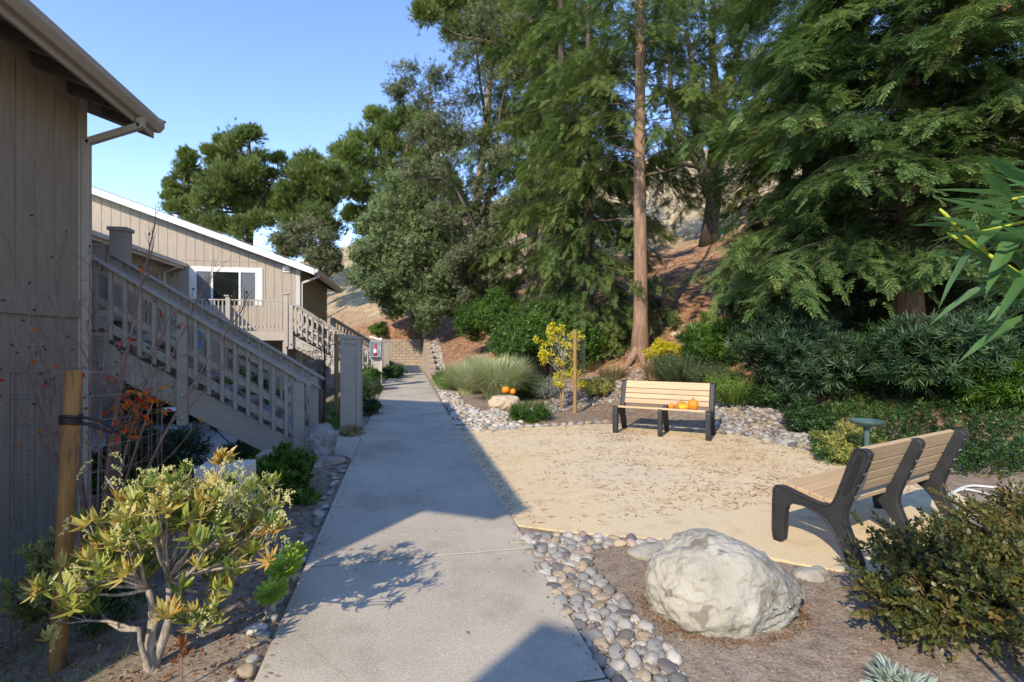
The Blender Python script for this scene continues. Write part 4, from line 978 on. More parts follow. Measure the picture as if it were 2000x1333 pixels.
# slim redwood with a bare reddish trunk
b = hit(1250, 702); b.z -= .05
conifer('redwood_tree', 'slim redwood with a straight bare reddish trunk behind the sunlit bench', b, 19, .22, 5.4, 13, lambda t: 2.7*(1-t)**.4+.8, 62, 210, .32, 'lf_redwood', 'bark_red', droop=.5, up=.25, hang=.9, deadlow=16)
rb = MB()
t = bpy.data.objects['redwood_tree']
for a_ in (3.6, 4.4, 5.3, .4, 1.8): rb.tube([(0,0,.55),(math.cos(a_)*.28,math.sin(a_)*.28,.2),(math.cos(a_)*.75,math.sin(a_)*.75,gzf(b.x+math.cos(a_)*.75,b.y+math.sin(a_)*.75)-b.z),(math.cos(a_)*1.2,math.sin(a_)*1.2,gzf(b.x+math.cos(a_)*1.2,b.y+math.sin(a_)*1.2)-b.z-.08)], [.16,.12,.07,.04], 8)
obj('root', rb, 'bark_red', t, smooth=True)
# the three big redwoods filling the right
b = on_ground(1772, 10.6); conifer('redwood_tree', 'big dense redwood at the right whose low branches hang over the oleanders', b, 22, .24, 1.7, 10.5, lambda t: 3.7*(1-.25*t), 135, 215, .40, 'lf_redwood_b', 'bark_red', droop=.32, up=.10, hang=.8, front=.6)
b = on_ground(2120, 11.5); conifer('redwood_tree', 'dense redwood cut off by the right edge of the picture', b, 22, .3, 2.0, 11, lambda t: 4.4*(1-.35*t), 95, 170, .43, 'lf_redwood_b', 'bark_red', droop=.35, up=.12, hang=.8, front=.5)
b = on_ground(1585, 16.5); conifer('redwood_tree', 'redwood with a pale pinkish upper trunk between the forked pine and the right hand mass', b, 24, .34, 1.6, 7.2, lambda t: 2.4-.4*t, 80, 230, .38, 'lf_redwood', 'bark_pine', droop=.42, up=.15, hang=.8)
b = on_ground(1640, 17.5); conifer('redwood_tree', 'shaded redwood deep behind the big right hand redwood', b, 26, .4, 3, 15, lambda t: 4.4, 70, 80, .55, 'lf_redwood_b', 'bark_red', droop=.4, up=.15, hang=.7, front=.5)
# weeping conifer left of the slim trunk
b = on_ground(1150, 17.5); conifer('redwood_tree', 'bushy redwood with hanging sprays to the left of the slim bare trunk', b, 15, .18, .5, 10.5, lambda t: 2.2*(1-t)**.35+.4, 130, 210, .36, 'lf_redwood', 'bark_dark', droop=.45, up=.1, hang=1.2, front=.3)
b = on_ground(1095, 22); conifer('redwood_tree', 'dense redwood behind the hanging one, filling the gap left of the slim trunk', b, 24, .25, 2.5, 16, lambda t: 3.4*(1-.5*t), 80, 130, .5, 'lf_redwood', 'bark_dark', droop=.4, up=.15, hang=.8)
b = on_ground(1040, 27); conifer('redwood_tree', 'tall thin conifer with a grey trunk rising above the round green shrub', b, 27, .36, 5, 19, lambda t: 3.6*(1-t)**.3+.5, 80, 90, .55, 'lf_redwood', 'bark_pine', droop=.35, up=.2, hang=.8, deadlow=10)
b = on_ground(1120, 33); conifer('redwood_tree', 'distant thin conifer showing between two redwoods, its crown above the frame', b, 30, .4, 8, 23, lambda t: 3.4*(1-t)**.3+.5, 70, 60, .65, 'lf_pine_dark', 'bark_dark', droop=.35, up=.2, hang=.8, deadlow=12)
GA = .62
# forked pine with several trunks
b = hit(1385, 475); D = 27
up_ = C(1362, 150, D)
tree('pine_tree', 'forked pine with several dark trunks on the bank, right of the slim bare trunk', 'tree', b, C(1395, 0, D), .5,
     cls(D, (1300,40,60),(1340,110,50),(1420,60,55),(1450,160,40),(1310,200,45),(1350,10,60),(1250,120,45),(1260,20,60),(1470,20,60),(1330,290,28),(1290,330,26),(1410,250,35),(1500,120,50)),
     [TUFT]+SPRAY, 'lf_pine_dark', 'bark_dark', per=300, size=.5, sub=9, trunks=[(C(1380,360,D), C(1340,60,D), .30),(C(1385,345,D), C(1330,270,D), .24),(C(1392,330,D), C(1455,30,D), .34),(C(1330,275,D), C(1300,60,D), .2)])
# tall oak over the left side: sparse dark leaves against the sky
D = 25; b = hit(945, 585)
tree('oak_tree', 'tall sparse oak with a leaning pale trunk, branches reaching left against the sky', 'tree', b, C(930, 95, D), .2,
     cls(D, (790,150,34),(830,190,36),(770,185,22),(870,150,34),(905,100,40),(860,235,38),(820,260,30),(900,200,40),(950,150,42),(985,220,36),(930,280,38),(880,320,34),(970,320,34),(1000,150,34),(950,370,30),(905,400,30),(985,410,26),(1010,60,45),(940,40,40),(900,450,30),(960,470,34),(925,500,34),(990,500,28), (895,520,24),(840,350,36),(870,420,36),(930,430,36),(800,330,30),(1010,330,34),(1020,240,36),(900,260,36),(850,290,30),(990,300,34),(1020,400,30)),
     SMALLC, 'lf_oak', 'bark_dark', per=480, size=.2, sub=10, up=.2, trunks=[(C(940,480,D), C(830,170,D), .09),(C(935,520,D), C(868,385,D), .11),(C(940,420,D), C(1000,120,D), .11),(C(868,385,D), C(780,170,D), .05)])
# pine tops at the upper left of the conifers
D = 36; b = on_ground(900, D)
tree('pine_tree', 'tall pine whose tufted limbs reach highest left at the top of the picture', 'tree', b, C(985, -80, D), .42,
     cls(D, (835,30,26),(870,20,30),(905,8,34),(945,15,36),(930,70,32),(890,60,22),(985,50,38),(1020,20,44),(1050,70,42),(960,110,30),(1010,130,34),(1070,140,34),(1090,40,44),(850,-20,30),(930,-30,40), (1050,200,30),(1000,240,26)),
     TUFT, 'lf_pine', 'bark_pine', per=620, size=.48, sub=9, up=.9)
# bright rounded pine behind
D = 55; b = on_ground(800, D); b.z -= 2
tree('pine_tree', 'broad bright green rounded pine behind the grey green oak, left of centre', 'tree', b, C(800, 240, D), .5,
     cls(D, (690,300,30),(672,330,24),(720,270,32),(755,250,34),(800,235,34),(840,250,34),(875,280,34),(700,345,34),(740,320,38),(790,300,40),(840,320,40),(680,375,26),(720,395,32),(770,370,38),(820,380,38),(665,300,16),(735,225,20),(870,360,34),(790,430,36),(730,440,28),(850,430,36),(690,420,16)),
     TUFT, 'lf_pine_bright', 'bark_dark', per=700, size=.66, sub=11, flat=.7, up=.9)
D = 44; b = on_ground(610, D); b.z -= 2
tree('pine_tree', 'middle pine with a bare lower trunk beside the end of the far roof', 'tree', b, C(612, 320, D), .3,
     cls(D, (575,340,24),(600,325,28),(630,330,26),(560,375,22),(595,370,30),(635,375,28),(655,345,16),(570,415,24),(610,410,24),(590,345,24),(645,400,16),(610,350,32),(600,390,34),(640,370,26),(625,420,30),(580,440,26),(650,440,22),(560,400,22)),
     TUFT, 'lf_pine', 'bark_dark', per=520, size=.52, sub=10, up=.9)
tree('oak_tree', 'dark small leaved tree behind the peak of the far eave', 'tree', on_ground(625, 40)-Vector((0,0,2)), C(625, 440, 40), .25,
     cls(40, (575,455,28),(610,440,30),(650,490,22),(590,470,30),(620,500,30),(640,465,24),(600,490,30),(560,490,24),(640,505,22),(625,530,24),(655,520,12),(545,470,16)),
     SMALLC, 'lf_oak', 'bark_dark', per=520, size=.3, sub=9, up=.2)
D = 46; b = on_ground(488, D); b.z -= 2
tree('pine_tree', 'wide spreading pine rising behind the ridge of the far tan roof', 'tree', b, C(486, 275, D), .5,
     cls(D, (465,275,22),(490,262,18),(440,300,22),(415,300,14),(425,325,22),(455,320,30),(490,305,28),(508,345,22),(540,310,12),(528,340,10),(470,360,32),(430,365,28),(400,350,16),(400,400,26),(440,405,30),(485,400,28),(520,395,24),(545,400,18),(385,430,22),(425,445,28),(470,445,26),(512,430,22),(555,430,14),(450,345,30),(490,335,30),(415,370,30),(500,380,32),(455,385,32),(400,440,28),(530,385,24),(440,280,20)),
     TUFT, 'lf_pine', 'bark_dark', per=470, size=.52, sub=9, up=.9, trunks=[(C(490,440,D),C(545,330,D),.16),(C(490,430,D),C(425,320,D),.18)])
tree('pine_tree', 'slender pine leftmost on the skyline, beside the metal flues', 'tree', on_ground(368, 47)-Vector((0,0,2)), C(366, 296, 47), .25,
     cls(47, (366,305,13),(366,328,18),(352,345,16),(382,350,16),(335,365,12),(362,375,22),(340,385,16),(375,405,22),(330,358,8),(345,410,18)),
     TUFT, 'lf_pine', 'bark_dark', per=560, size=.42, sub=7, up=.9)
# grey green evergreen masses above the far path
D = 30; b = hit(835, 655)
tree('oak_tree', 'grey green evergreen oak with foliage to the ground, beside the end of the path', 'tree', b, C(835, 440, D), .25,
     cls(D, (720,490,28),(745,440,34),(715,540,26),(740,500,36),(760,560,36),(790,420,40),(800,480,44),(790,540,44),(810,590,36),(840,430,40),(850,500,44),(850,560,44),(850,610,34),(735,560,22),(870,460,36),(880,530,32),(765,600,22),(780,390,30),(700,500,14), (750,470,30),(770,520,36),(820,380,30),(885,600,20),(830,625,22),(700,540,18),(770,450,36),(720,440,22),(880,400,36),(900,500,40),(890,560,34),(930,560,30),(790,350,30),(850,350,32),(760,400,28)),
     [SMALLC], 'lf_willow', 'bark_pale', per=950, size=.29, sub=13, up=.3, flat=.9)
tree('oak_tree', 'dark stemmed olive oak between the grey green oak and the round green shrub', 'tree', hit(942, 598), C(938, 440, 24), .2,
     cls(24, (905,545,26),(930,520,30),(965,540,30),(985,500,26),(900,500,26),(950,470,28),(915,580,18),(1000,560,24),(985,585,18)),
     SMALLC, 'lf_oak', 'bark_dark', per=1000, size=.2, sub=10, up=.3)
tree('oak_tree', 'pale olive scrub oak on the dry hillside seen through the central gap', 'tree', on_ground(1010, 48), C(1005, 430, 48), .2,
     cls(48, (1000,420,22),(1030,400,18),(985,440,18),(1020,440,20)), SMALLC, 'lf_willow', 'bark_dark', per=260, size=.4, sub=9)
GA = 0
# ------------------------------------------------------------------ shrubs
def sh(name, label, px, py, D, w, h, T, m, **k):
    """px: centre, py: ground line (None: on the terrain at D)"""
    b = on_ground(px, D) if py is None else (hit(px, py)); n = k.pop('n', 7); d_ = k.pop('d', None)
    return shrub(name, label, b, dome(w, h, n, int(px+h*100), d_), T, m, **k)
sh('shrub', 'large rounded bright green shrub behind the blue green grasses', 968, 690, 15, 3.1, 2.95, CLUMP, 'lf_green', per=1500, size=.13, n=9, sub=10)
sh('shrub', 'second rounded green shrub right of and behind the largest one', 1075, None, 16.5, 3.4, 2.6, CLUMP, 'lf_green', per=1400, size=.13, n=9, sub=10)
for (px, D, w, h, lab) in ((880,16.5,1.3,.55,'low feathery green shrub between the stone and the rounded shrub'),(1000,14.6,1.5,.75,'feathery light green shrub in front of the large rounded one'),(1052,14.2,1.2,.62,'feathery green shrub left of the yellow leaved tree'),(870,18,1.1,.65,'dark green shrub at the far head of the pebble bed')):
    t = thing('shrub', lab, 'shrub', on_ground(px, D)); L = Leafy()
    n = 600; p, d = ball(n, (0,0,h*.3), w*.36, h/w*1.0, 0); p[:,2] = np.abs(p[:,2])*.8
    L.add(twigT(8,1,.16,.03), p, norm(d*.7+np.array([0,0,1.0])), h*.5*rng.uniform(.6,1.2,n)); L.build('foliage', 'lf_fescue' if px != 870 else 'lf_green', t)
def grass(label, p, r, h, n, m='lf_grass_blue', w=.018, bend=(.5,1.6), name='ornamental_grass'):
    t = thing(name, label, 'grass clump', p); L = Leafy()
    for bd in np.linspace(bend[0], bend[1], 6):
        k = n//6; a = rng.uniform(0, 2*PI, k); q = np.sqrt(rng.random(k))*r*.28
        pos = np.stack([np.cos(a)*q, np.sin(a)*q, np.zeros(k)], 1); ti = rng.uniform(.02,.35,k)*(.4+bd/2)
        a2 = a+rng.normal(size=k)*.5
        # the blade template bends towards its +y; build the frame by hand
        TV, TF = bladeT(5, w, bd); out = np.stack([np.cos(a2), np.sin(a2), 0*a2],1); z = norm(out*np.sin(ti)[:,None] + np.array([0,0,1])*np.cos(ti)[:,None]); x = norm(np.cross(z, out)); y = np.cross(z, x)*1
        y = np.where((y*out).sum(1,keepdims=True) < 0, -y, y); R = np.stack([x,y,z],1); s = h*rng.uniform(.65,1.2,k)
        V = pos[:,None,:]+s[:,None,None]*np.einsum('kj,njc->nkc', TV*np.array([1/h,1,1]), R)
        L.V.append(V.reshape(-1,3)); L.F.append((TF[None]+(np.arange(k)*len(TV))[:,None,None]+L.n).reshape(-1,4)); L.n += k*len(TV); L.R.append(np.repeat(rng.random(k), len(TF)))
    L.build('blades', m, t); return t
def gp(px, py): q = G(px, py); q.z = gzf(q.x,q.y); return q
grass('big fountain of blue green grass just behind the tan boulder', gp(975,782), 1.25, 1.2, 4600)
grass('blue green grass fountain left of and behind the bigger one', gp(915,768), 1.15, 1.0, 3400)
grass('small blue green grass fountain farthest back beside the stone', gp(930,745), .9, .7, 1500)
for i,(px,py,h) in enumerate(((895,735,.42),(1195,745,.5),(1285,742,.5),(1320,720,.5),(1400,712,.5),(1150,725,.45))):
    grass(['dry tan grass tuft by the upright stone','dry tan grass tuft right of the caged tree','dry tan grass tuft below the roots of the slim redwood','dry tan grass tuft under the yellow variegated shrub','dry tan grass tuft right of the rosemary','dry tan grass tuft behind the wire cage'][i], (hit(px,py)), .9, h, 620, 'lf_dry', .018)
sh('shrub', 'silvery lavender bush left of the tree stakes', 1068, 780, 11, .62, .5, twigT(7,1,.22,.05), 'lf_lavender', per=120, size=.16, n=6, sr=.005)
sh('shrub', 'low bright green creeping shrub in front of the tan boulder', 1035, 822, 9, 1.0, .26, twigT(9,1,.2,.07), 'lf_green', per=130, size=.13, n=8, sr=.005)
sh('shrub', 'small green and yellow bush right of the caged tree', 1165, 775, 12, .75, .5, CLUMP, 'lf_varieg', per=260, size=.07, n=6, sr=.005)
sh('shrub', 'yellow variegated upright shrub at the foot of the slim redwood', 1295, 720, 14, .85, .95, CLUMP, 'lf_yellow', per=230, size=.085, n=7, sr=.006)
for (px,py,w,h,lab) in ((1335,748,1.5,.72,'blue green rosemary fanning up behind the back of the sunlit bench'),(1395,760,.9,.55,'rosemary clump behind the right end of the sunlit bench'),(1440,792,.95,.62,'bright feathery green bush just right of the sunlit bench')):
    b = hit(px,py); t = thing('shrub', lab, 'shrub', b); L = Leafy(); n = 650; a = rng.uniform(0,2*PI,n); q = np.sqrt(rng.random(n))*w*.34
    pos = np.stack([np.cos(a)*q, np.sin(a)*q*.7, rng.random(n)*h*.3],1); d = norm(np.stack([np.cos(a)*q/w*3.2, np.sin(a)*q/w*3, np.ones(n)],1)+rng.normal(size=(n,3))*.14)
    L.add(twigT(12,1,.10,.022,seed=9), pos, d, h*rng.uniform(.5,.95,n)); L.build('foliage', 'lf_rosemary' if px != 1440 else 'lf_fescue', t)
# oleanders and ground cover under the redwoods
OL = whorlT(9, 1., .13, .3, 1.5, 6)
for (px,D,w,h,lab) in ((1395,12.5,1.5,1.35,'leftmost oleander on the bank, sunlit, behind the feathery bush'),(1560,9.5,2.1,2.1,'big dark oleander behind the pebble band'),(1720,9.1,1.6,1.0,'dark oleander left of the bird bath'),(1850,8.0,1.8,1.75,'dark oleander behind the top of the rear-view bench'),(1955,7.6,1.3,.8,'dark low oleander just above the ground cover behind the rear-view bench'),(2065,7.5,2.0,2.0,'rightmost dark oleander at the edge of the frame'),(1625,11.6,2.2,2.1,'tall dark oleander in the shade between the redwood trunk and the pebble band'),(1905,10.6,2.2,2.0,'tall dark oleander in the shade right of the redwood trunk'),(1470,14.5,2.0,1.7,'shaded oleander higher up the bank under the redwood')):
    sh('oleander', lab, px, None, D, w, h, OL, {1395:'lf_green',1560:'lf_oleander_dark',1720:'lf_deep',1850:'lf_oleander',1955:'lf_green'}.get(px,'lf_oleander_dark'), per=170, size=.17, n=12, sub=9, up=.5, sr=.014, flat=1.0)
t = sh('shrub', 'cream and green variegated low bush left of the bird bath', 1655, 905, 7, .72, .52, CLUMP, 'lf_varieg', per=420, size=.055, n=7, sr=.005)
for k,(px,D,w,h,lab) in enumerate(((1580,8.4,.9,.42,'low dark green bush at the bend of the pebble band'),(1500,9.8,.8,.4,'small low green bush left along the pebble band'))):
    sh('shrub', lab, px, None, D, w, h, SMALLC, 'lf_deep', per=300, size=.09, n=6, sr=.005)
# ground covers: stuff
def cover(name, label, pts, m, T, size, dens, h=.08):
    xs = [p.x for p in pts]; ys = [p.y for p in pts]; n = int(dens*(max(xs)-min(xs))*(max(ys)-min(ys)))
    x = rng.uniform(min(xs),max(xs),n); y = rng.uniform(min(ys),max(ys),n); k = np.array([inpoly(a,b,pts) for a,b in zip(x,y)])
    x, y = x[k], y[k]; z = gz(x,y)+rng.random(len(x))*h*(1+.6*np.sin(x*3)*np.cos(y*2.7))
    L = Leafy(); L.add(T, np.stack([x,y,z],1), norm(rng.normal(size=(len(x),3))*.5+np.array([0,0,.8])), size*rng.uniform(.6,1.3,len(x)), np.clip(.5+.3*np.sin(x*2)*np.cos(y*1.7)+rng.normal(size=len(x))*.2,0,1))
    o = L.build(name, m); tag(o, label, 'ground cover', kind='stuff'); return o
cover('ground_cover', 'bright green leafy ground cover under the redwoods beyond the right bench', [W(3.9,6.6),W(5.4,5.9),W(7.4,5.6),W(8.8,6.6),W(9,9.2),W(6,9.4),W(4.9,8.4)], 'lf_deep', SMALLC, .10, 600, .2)
cover('ground_cover', 'dark ivy below the near staircase', [Vector(q) for q in ((-3.6,6.2,0),(-1.75,5.6,0),(-1.5,7.5,0),(-2.0,9.2,0),(-2.4,10.5,0),(-3.4,10.2,0),(-4.4,8.8,0))], 'lf_green', SMALLC, .085, 420, .13)
cover('ground_cover', 'green ground cover around the boxed post and beyond', [Vector(q) for q in ((-2.3,9.5,0),(-1.02,9.5,0),(-1.0,12.8,0),(-1.5,16,0),(-3.0,16,0),(-3.0,10.5,0))], 'lf_brightgreen', SMALLC, .085, 260, .09)
cover('ground_cover', 'short green weeds in the bottom left corner', [W(-2.9,2.2),W(-1.75,2.2),W(-2.1,3.2),W(-3.3,3.9)], 'lf_brightgreen', bladeT(3,.012,.7), .12, 700, .02)
# oleander leaves reaching in at the right edge, plant rooted beside the camera
b = W(1.95, 1.25); t = thing('oleander', 'near oleander whose long leaves reach in at the right edge', 'shrub', b)
mb = MB(); L = Leafy(); BIG = leafT(1., .20, .012, -.14)
stems = [((1.32,1.18),(1.12,1.22),1.92,1.86),((1.42,1.2),(1.18,1.25),1.70,1.76),((1.5,1.3),(1.27,1.3),2.0,1.96),((1.5,1.15),(1.2,1.18),1.60,1.68),((1.45,1.1),(1.16,1.12),1.85,1.80)]
def cw(xc,yc,z): return np.array(W(xc,yc,z)) - np.array(b)
for (s0, s1, za, zb2) in stems:
    p0, p1, p2 = Vector((0,0,0)), Vector(cw(s0[0]+.25,s0[1],1.2)), Vector(cw(s0[0]+.06,s0[1],za))
    mb.tube([p0,p1,p2,Vector(cw(*s1,zb2))], [.016,.012,.008,.004], 8)
    e = Vector(cw(*s1,zb2)); d0 = (e-p2).normalized()
    for k in range(20):
        f = k/19; q = p2.lerp(e, f*1.0); a = k*2.4
        s_ = d0.orthogonal().normalized(); w_ = d0.cross(s_); dd = (d0*(.75+.3*f) + (s_*math.cos(a)+w_*math.sin(a))*.85)
        L.add(BIG, [q], [dd], random.uniform(.16,.22), up=(0,0,1))
lf = L.build('leaves', 'lf_near_oleander', t); pm('stem_lime', (.42,.45,.05), (.34,.38,.04), 20, .5)
obj('stem', mb, 'stem_lime', t, smooth=True)
mb = MB(); tip = Vector(cw(1.01,1.24,1.80))
for (px,py) in ((1835,408),(1850,455),(1880,470),(1905,440)):
    e = Vector(np.array(C(px,py,1.22)))-Vector(b); s = Vector(np.array(C(1925,495,1.22)))-Vector(b)
    mb.tube([s, s.lerp(e,.5)+Vector((0,0,-.006)), e.lerp(s,.12), e], [.0045,.0035,.0045,.0025], 7)
s0_ = Vector(np.array(C(1925,495,1.22)))-Vector(b); mb.tube([s0_, Vector(np.array(C(2010,545,1.24)))-Vector(b), Vector(cw(1.5,1.25,1.6))], [.005,.006,.008], 7)
obj('flower_stalk', mb, 'stem_lime', t, smooth=True)
# ------------------------------------------------------------------ right foreground shrub
AB = [twigT(9, 1., .21, .12, s, False) for s in (11,12)]
def arching(name, label, px, D, w, h, n, m, size, T, tilt=.5, shape=1):
    b = on_ground(px, D); t = thing(name, label, 'shrub', b); mb = MB(); L = Leafy()
    for i in range(n):
        a = random.uniform(0,2*PI); q = random.random()**.5; e = Vector((math.cos(a)*q*w*.5, math.sin(a)*q*w*.42, h*(1.05-.55*q**1.6)*random.uniform(.45,1.05)))
        s = Vector((e.x*.15, e.y*.15, 0)); c = Vector((e.x*.5, e.y*.5, e.z*.8)); P = [s.lerp(c,t_).lerp(c.lerp(e,t_),t_) for t_ in np.linspace(0,1,6)]
        mb.tube(P, [.006*(1-.7*k/5) for k in range(6)], 4, False)
        for f in (.45,.6,.72,.84,.95):
            p = lerp_path(P, f); d0 = (lerp_path(P, min(1,f+.05))-lerp_path(P, f-.1)).normalized()
            for r_ in range(random.choice((1,1,2))):
                dd = d0*.6 + Vector((random.gauss(0,.6), random.gauss(0,.6), random.gauss(.1,.4))); L.add(random.choice(T), [p], [dd], size*random.uniform(.7,1.3))
    obj('stem', mb, 'twig_brown', t); L.build('foliage', m, t); return t
arching('shrub', 'dark arching small leaved shrub overlapping the legs of the rear-view bench', 1850, 2.85, 1.15, .50, 90, 'lf_abelia', .17, AB)
arching('shrub', 'dark small leaved shrub filling the lower right corner', 1990, 2.75, 1.15, .60, 90, 'lf_abelia', .17, AB)
arching('shrub', 'dark sprawling shrub between the log and the lower right corner shrub', 2040, 3.5, 1.2, .6, 75, 'lf_abelia', .17, AB)
sh('shrub', 'silvery leaved little plant at the bottom edge near the lower right corner', 1765, None, 2.33, .22, .08, whorlT(14,1.,.16,.1,1.1,9), 'lf_silver', per=12, size=.07, n=5, sr=.004)
# ------------------------------------------------------------------ caged yellow tree
b = gp(1100, 797)
t = thing('young_tree', 'young tree with yellow autumn leaves tied between two stakes', 'tree', b); Dy = 12.3
Db = (1600)/(797-666)
mb = MB(); mb.tube(wig((0,0,0),(.02,0,1.9),8,.01), [.018,.017,.016,.014,.012,.01,.008,.005], 7)
cy = [(C(px,py,Db)-b, r*Db/1000) for px,py,r in ((1065,665,22),(1085,650,22),(1110,665,24),(1075,700,24),(1105,705,26),(1090,740,22),(1125,655,14),(1080,640,14),(1120,730,18),(1060,690,14),(1135,745,13))]
for c,r in cy:
    for _ in range(4): mb.tube(wig(Vector((.01,0,max(.5,c.z*.62))), c+Vector((random.uniform(-r,r),random.uniform(-r,r),random.uniform(-r,r))), 5,.06), [.007,.006,.004,.003,.002], 4)
obj('trunk', mb, 'bark_pale', t, smooth=True); L = Leafy()
cloud(L, cy, diaT(1,.85,.15), 150, .062, up=-.4, sub=7); L.build('crown', 'lf_yellow', t)
def stake(label, p, h, r, m, tilt=(0,0), strap=None):
    t = thing('tree_stake', label, 'stake', p)
    obj('pole', MB().lathe([(r,-.15),(r*1.0,h*.5),(r*.97,h-.005),(r*.9,h)], 16), m, t, smooth=False, bevel=0); t.rotation_euler = (tilt[0], tilt[1], 0)
    if strap:
        q = MB()
        for dz in (0,.018,.034): q.tube([(math.cos(a)*(r+.006), math.sin(a)*(r+.006), strap+dz+.004*math.sin(3*a)) for a in np.linspace(0,2*PI,17)], .008, 6, False)
        q.tube([(r,0,strap),(r+.05,.03,strap-.02),(r+.12,.05,strap-.06),(r+.18,.02,strap-.03)], .010, 6); q.tube([(r,0,strap+.03),(r+.07,.06,strap+.0),(r+.14,.06,strap-.05)], .008, 6)
        obj('strap', q, 'black_metal', t, smooth=True)
    return t
stake('pale round stake right of the yellow leaved tree', gp(1123,806), 1.85, .042, 'stake_new')
stake('short weathered stake left of the yellow leaved tree trunk', gp(1097,796), 1.15, .045, 'stake_new')
def cage(label, p, r, h, nv, nr, wr=.0022, name='wire_cage'):
    t = MB()
    for k in range(nv):
        a = 2*PI*k/nv; t.tube([(r*math.cos(a)*(1+.02*math.sin(a*3)),r*math.sin(a),0),(r*math.cos(a)*1.01,r*math.sin(a)*.99,h*.5),(r*math.cos(a),r*math.sin(a),h)], wr, 3, False)
    for k in range(nr):
        z = .02+(h-.03)*k/(nr-1); t.tube([(r*math.cos(a),r*math.sin(a),z+.01*math.sin(a*2+k)) for a in np.linspace(0,2*PI,25)], wr, 3, False)
    o = obj(name, t, 'wire'); o.location = p; return tag(o, label, 'wire cage')
cage('wire mesh cage around the yellow leaved tree', Vector((b.x+.12,b.y+.05,b.z)), .42, 1.75, 34, 22, .0022)
sh('shrub', 'little grey shrub inside the mesh right of the yellow tree', 1180, 765, 12.5, .5, .45, SMALLC, 'lf_willow', per=120, size=.06, n=5, sr=.004)
# small autumn tree behind the near stair foot
q = on_ground(632, 10.2); t = thing('young_tree', 'bare young tree with a few reddish leaves behind the foot of the near staircase', 'tree', q)
mb = MB().tube(wig((0,0,0),(.02,0,1.6),8,.015), [.04,.035,.03,.028,.025,.02,.015,.01], 7); tips = []
for k in range(26):
    z = random.uniform(.8,1.7); a = random.uniform(0,2*PI); e = Vector((math.cos(a)*random.uniform(.15,.45), math.sin(a)*.35, z+random.uniform(.1,.6))); mb.tube(wig((0.01,0,z-.1),e,5,.06), [.008,.006,.005,.003,.002], 4); tips.append(e)
obj('trunk', mb, 'bark_dark', t, smooth=True); L = Leafy(); L.add(diaT(1,.6,.1), np.repeat([tuple(e) for e in tips],7,0)+rng.normal(size=(26*7,3))*.09+np.array([0,0,-.05]), rng.normal(size=(26*7,3))+np.array([0,0,-.8]), .055); L.build('leaves', 'lf_redbrown', t)
stake('dark stake left of the boxed post', on_ground(622,9.8), 1.3, .05, 'stake_old'); stake('pale stake against the left of the boxed post', on_ground(657,10.6), 1.75, .045, 'stake_new')
cage('wire cage around the reddish young tree', q, .33, 1.45, 24, 12)
# bushes left of the far path
sh('shrub', 'cream variegated shrub right behind the tall boxed post', 713, 800, 12, .7, .95, CLUMP, 'lf_varieg', per=240, size=.075, n=7)
sh('shrub', 'dark purplish green bush at the foot of the boxed post', 716, 812, 10.6, .55, .42, SMALLC, 'lf_deep', per=260, size=.075, n=6)
sh('shrub', 'dark green bush beside the extinguisher stand', 765, 740, 20, 1.0, .7, SMALLC, 'lf_deep', per=260, size=.11, n=6)
sh('shrub', 'green bush left of the extinguisher stand', 722, 765, 17, .8, 1.0, SMALLC, 'lf_green', per=260, size=.1, n=6)
sh('shrub', 'light green sprig bush on the bank above the block wall', 742, 668, 36, 1.3, 1.6, SMALLC, 'lf_brightgreen', per=200, size=.2, n=5)
t = thing('shrub', 'bare white stemmed shrub on the bank above the block wall', 'shrub', on_ground(797, 35.6)); mb = MB()
for k in range(16): mb.tube(wig((0,0,0),(random.uniform(-.9,.9),random.uniform(-.3,.3),random.uniform(.9,1.7)),4,.06), [.03,.022,.015,.006], 4)
obj('stem', mb, 'bark_pale', t); L = Leafy(); L.add(SMALLC, rng.normal(size=(130,3))*np.array([.55,.3,.3])+np.array([0,0,1.4]), rng.normal(size=(130,3))+np.array([0,0,1]), .2); L.build('foliage', 'lf_willow', t)
sh('shrub', 'brown dry mat of thyme at the base of the boxed post', 684, 852, 8.5, .62, .16, SMALLC, 'lf_dry', per=200, size=.045, n=5, stems=2)
# left middle: shrubs by stairs
sh('shrub', 'glossy dark green shrub at the foot of the near staircase', 548, 985, 5, .62, .62, whorlT(9,1.,.34,.5,1.3,7), 'lf_green', per=110, size=.085, n=7)
sh('shrub', 'dark green shrub left of the glossy one, under the stair stringer', 470, 905, 5.9, .7, .42, SMALLC, 'lf_deep', per=330, size=.07, n=7)
sh('shrub', 'small bright green plant on the soil beside the path edge', 598, 985, 5, .26, .13, whorlT(8,1.,.36,.6,1.3,12), 'lf_brightgreen', per=14, size=.08, n=4, stems=2)
sh('shrub', 'dark bushy shrub on the patio edge under the top of the near stairs', 300, None, 8.8, 1.6, 1.0, SMALLC, 'lf_deep', per=420, size=.10, n=8)
sh('shrub', 'dark shrub leftmost below the near stairs, behind the wire cage', 235, None, 7.6, 1.0, 1.3, SMALLC, 'lf_deep', per=380, size=.10, n=8)
sh('shrub', 'dark bush with red flowers behind the patio table', 330, None, 15.5, 3.0, 1.5, SMALLC, 'lf_deep', per=420, size=.16, n=9)
sh('shrub', 'dark bush farther right behind the patio, under the stairs', 455, None, 15.8, 3.0, 1.6, SMALLC, 'lf_deep', per=420, size=.16, n=9)
sh('shrub', 'shaded shrub behind the foot of the near stairs', 560, None, 14.5, 1.6, 1.2, SMALLC, 'lf_green', per=380, size=.12, n=8)
q = on_ground(475, 8.4); t = thing('shrub', 'single bent dark stem with a rosette of leaves by the patio', 'plant', q); e = C(420,838,8.4)-q
